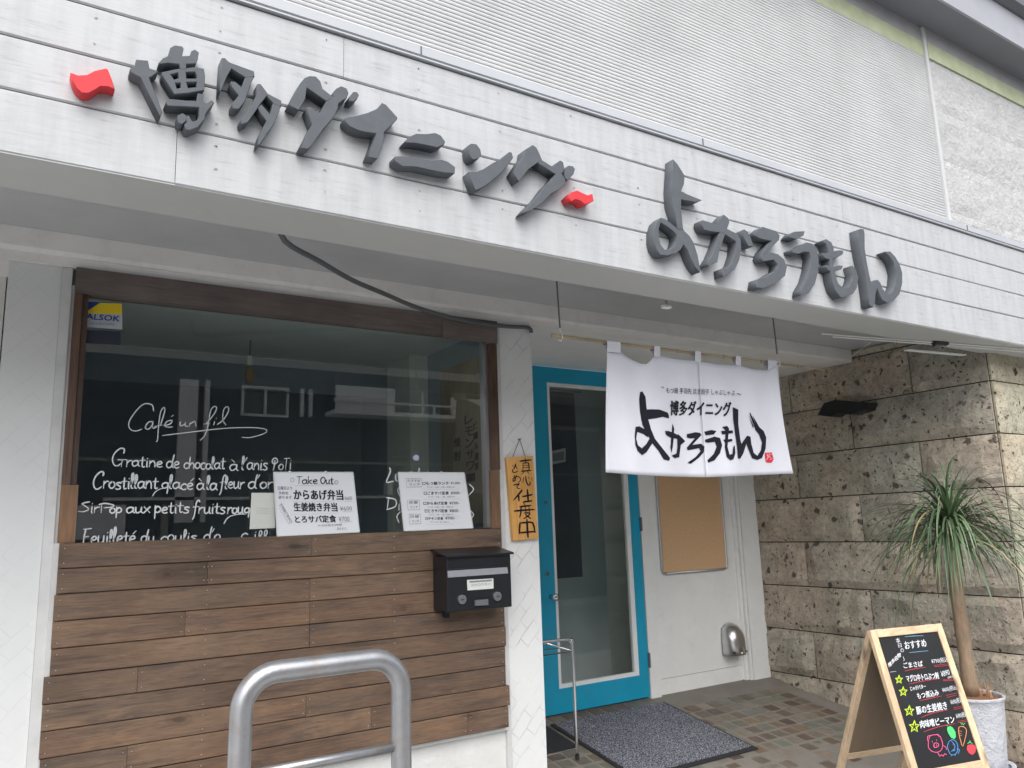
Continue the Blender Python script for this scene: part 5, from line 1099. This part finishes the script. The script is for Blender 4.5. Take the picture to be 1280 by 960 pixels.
tops = onY(1190, 690, PY); tr = [Vector((PX+.005, PY, zp-.01)), Vector((PX, PY, -.6)), Vector((PX-.004, PY, -.4)), Vector((PX+.004, PY, -.22)), Vector((PX+.01, PY, -.12)), Vector((PX+.012, PY, -.02))]
MB().tube(smooth_line([tuple(p_) for p_ in tr], 4), [.034+.002*math.sin(i*1.7)-(.006*i/20)+(.006 if i > 14 else 0) for i in range(21)], 14).build('trunk', TRUNK, pp, smooth=True)
C0 = Vector((PX+.012, PY, -.05)); NLEAF = 290
for k in range(NLEAF):
    az = rg.uniform(0, 2*math.pi); el = rg.uniform(-.30, 1.42); ln = rg.uniform(.34, .66)*(.82 if el > 1.0 else 1.0); w_ = rg.uniform(.005, .0082)
    d = Vector((math.cos(az)*math.cos(el), math.sin(az)*math.cos(el), math.sin(el))); p_ = C0+Vector((rg.uniform(-.02, .02), rg.uniform(-.02, .02), rg.uniform(-.10, .03))); seg = 10
    grav = rg.uniform(.18, .52) if el > .5 else rg.uniform(.10, .32); L_ = []; cur_d = d.copy()
    for i in range(seg+1):
        t = i/seg; ww = w_*(1-t**2.2)*(.6+.4*min(1, t*5)); side = cur_d.cross(Vector((0, 0, 1)))
        if side.length < 1e-3: side = Vector((1, 0, 0))
        side.normalize(); L_.append((p_-side*ww, p_+cur_d.cross(side).normalized()*ww*.35, p_+side*ww))
        cur_d = (cur_d+Vector((0, 0, -grav*(.35+t)))).normalized(); p_ = p_+cur_d*(ln/seg)
        if p_.x > XS-.05: p_.x = XS-.05
    vs = [v for tri in L_ for v in tri]; fs = []
    for i in range(seg): b_ = i*3; fs += [(b_, b_+1, b_+4, b_+3), (b_+1, b_+2, b_+5, b_+4)]
    MB().add(vs, fs).build('leaf', LEAF, pp, smooth=True)

# ================================================================== HOUSE ACROSS THE STREET (seen reflected in the glass)
YO = -5.26
oh = thing('dark_house', (3, YO-1.5, -1.48), 'dark clad house across the street, reflected in the window', 'house')
MB().box(-2.5, 11, YO-6, YO, -1.48, 2.66).build('wall', NAVY, oh)
MB().box(-2.6, 11.1, YO-6.1, YO+.25, 2.66, 2.76).build('roof', NAVY, oh)
for i in range(22): MB().box(-2.5, 11, YO, YO+.012, -1.3+i*.18, -1.3+i*.18+.165).build('siding_board', NAVY, oh)
def owin(x0, x1, z0, z1, split=True):
    m = MB(); f = .035; Y = YO+.04
    m.box(x0, x1, Y, Y+.05, z0, z0+f).box(x0, x1, Y, Y+.05, z1-f, z1).box(x0, x0+f, Y, Y+.05, z0+f, z1-f).box(x1-f, x1, Y, Y+.05, z0+f, z1-f)
    if split: xm = (x0+x1)/2; m.box(xm-f/2, xm+f/2, Y, Y+.05, z0+f, z1-f)
    o = m.build('window', OPW, oh); MB().box(x0+f, x1-f, YO+.014, YO+.03, z0+f, z1-f).build('pane', OGL, o)
owin(2.69, 3.37, 1.69, 2.13)
MB().box(1.86, 2.10, YO+.0125, YO+.10, .2, 2.16).build('white_panel', OPW, oh); MB().box(2.19, 2.25, YO+.0125, YO+.12, .2, 2.16).build('downpipe', OPW, oh)
MB().box(3.55, 3.60, YO+.0125, YO+.08, 1.72, 2.14).build('downpipe', OPW, oh); MB().box(3.68, 3.73, YO+.0125, YO+.08, 1.72, 2.14).build('downpipe', OPW, oh)
MB().box(4.0, 4.95, YO+.3, YO+.35, 1.80, 2.18).build('balcony_wall', OPW, oh); MB().box(5.95, 7.2, YO+.3, YO+.35, 1.82, 2.10).build('balcony_wall', OPW, oh)
MB().box(3.95, 8.2, YO+.0125, YO+.42, 1.74, 1.80).build('balcony_floor', OPW, oh); MB().box(3.95, 8.2, YO+.36, YO+.40, 1.93, 1.955).build('balcony_rail', OPW, oh)
for x in (5.4, 5.6): MB().box(x, x+.025, YO+.36, YO+.40, 1.80, 1.93 if x > 5.5 else 2.2).build('baluster', OPW, oh)
MB().box(1.0, 4.9, YO+.0125, YO+.10, .50, .54).build('ledge', OPW, oh); MB().box(4.9, 5.0, YO+.0125, YO+.2, .55, .75).build('lamp_box', OPW, oh)
for x in (-.3, 1.15, 1.7): MB().box(x, x+.09, YO+.0125, YO+.06, -1.4, .45).build('door_post', pm('grey_post', (.35, .34, .30), .7), oh)

MB().box(.55, 1.25, YO+.0125, YO+.3, .02, .44).build('air_conditioner', OPW, oh); MB().box(5.2, 6.6, YO+.0125, YO+.05, -1.3, .3).build('shutter', OGL, oh)
owin(-.2, .6, 1.5, 2.1); MB().box(-2.5, 11, YO+.0125, YO+.04, 1.02, 1.06).build('trim_band', pm('grey_post', (.35, .34, .30), .7), oh)
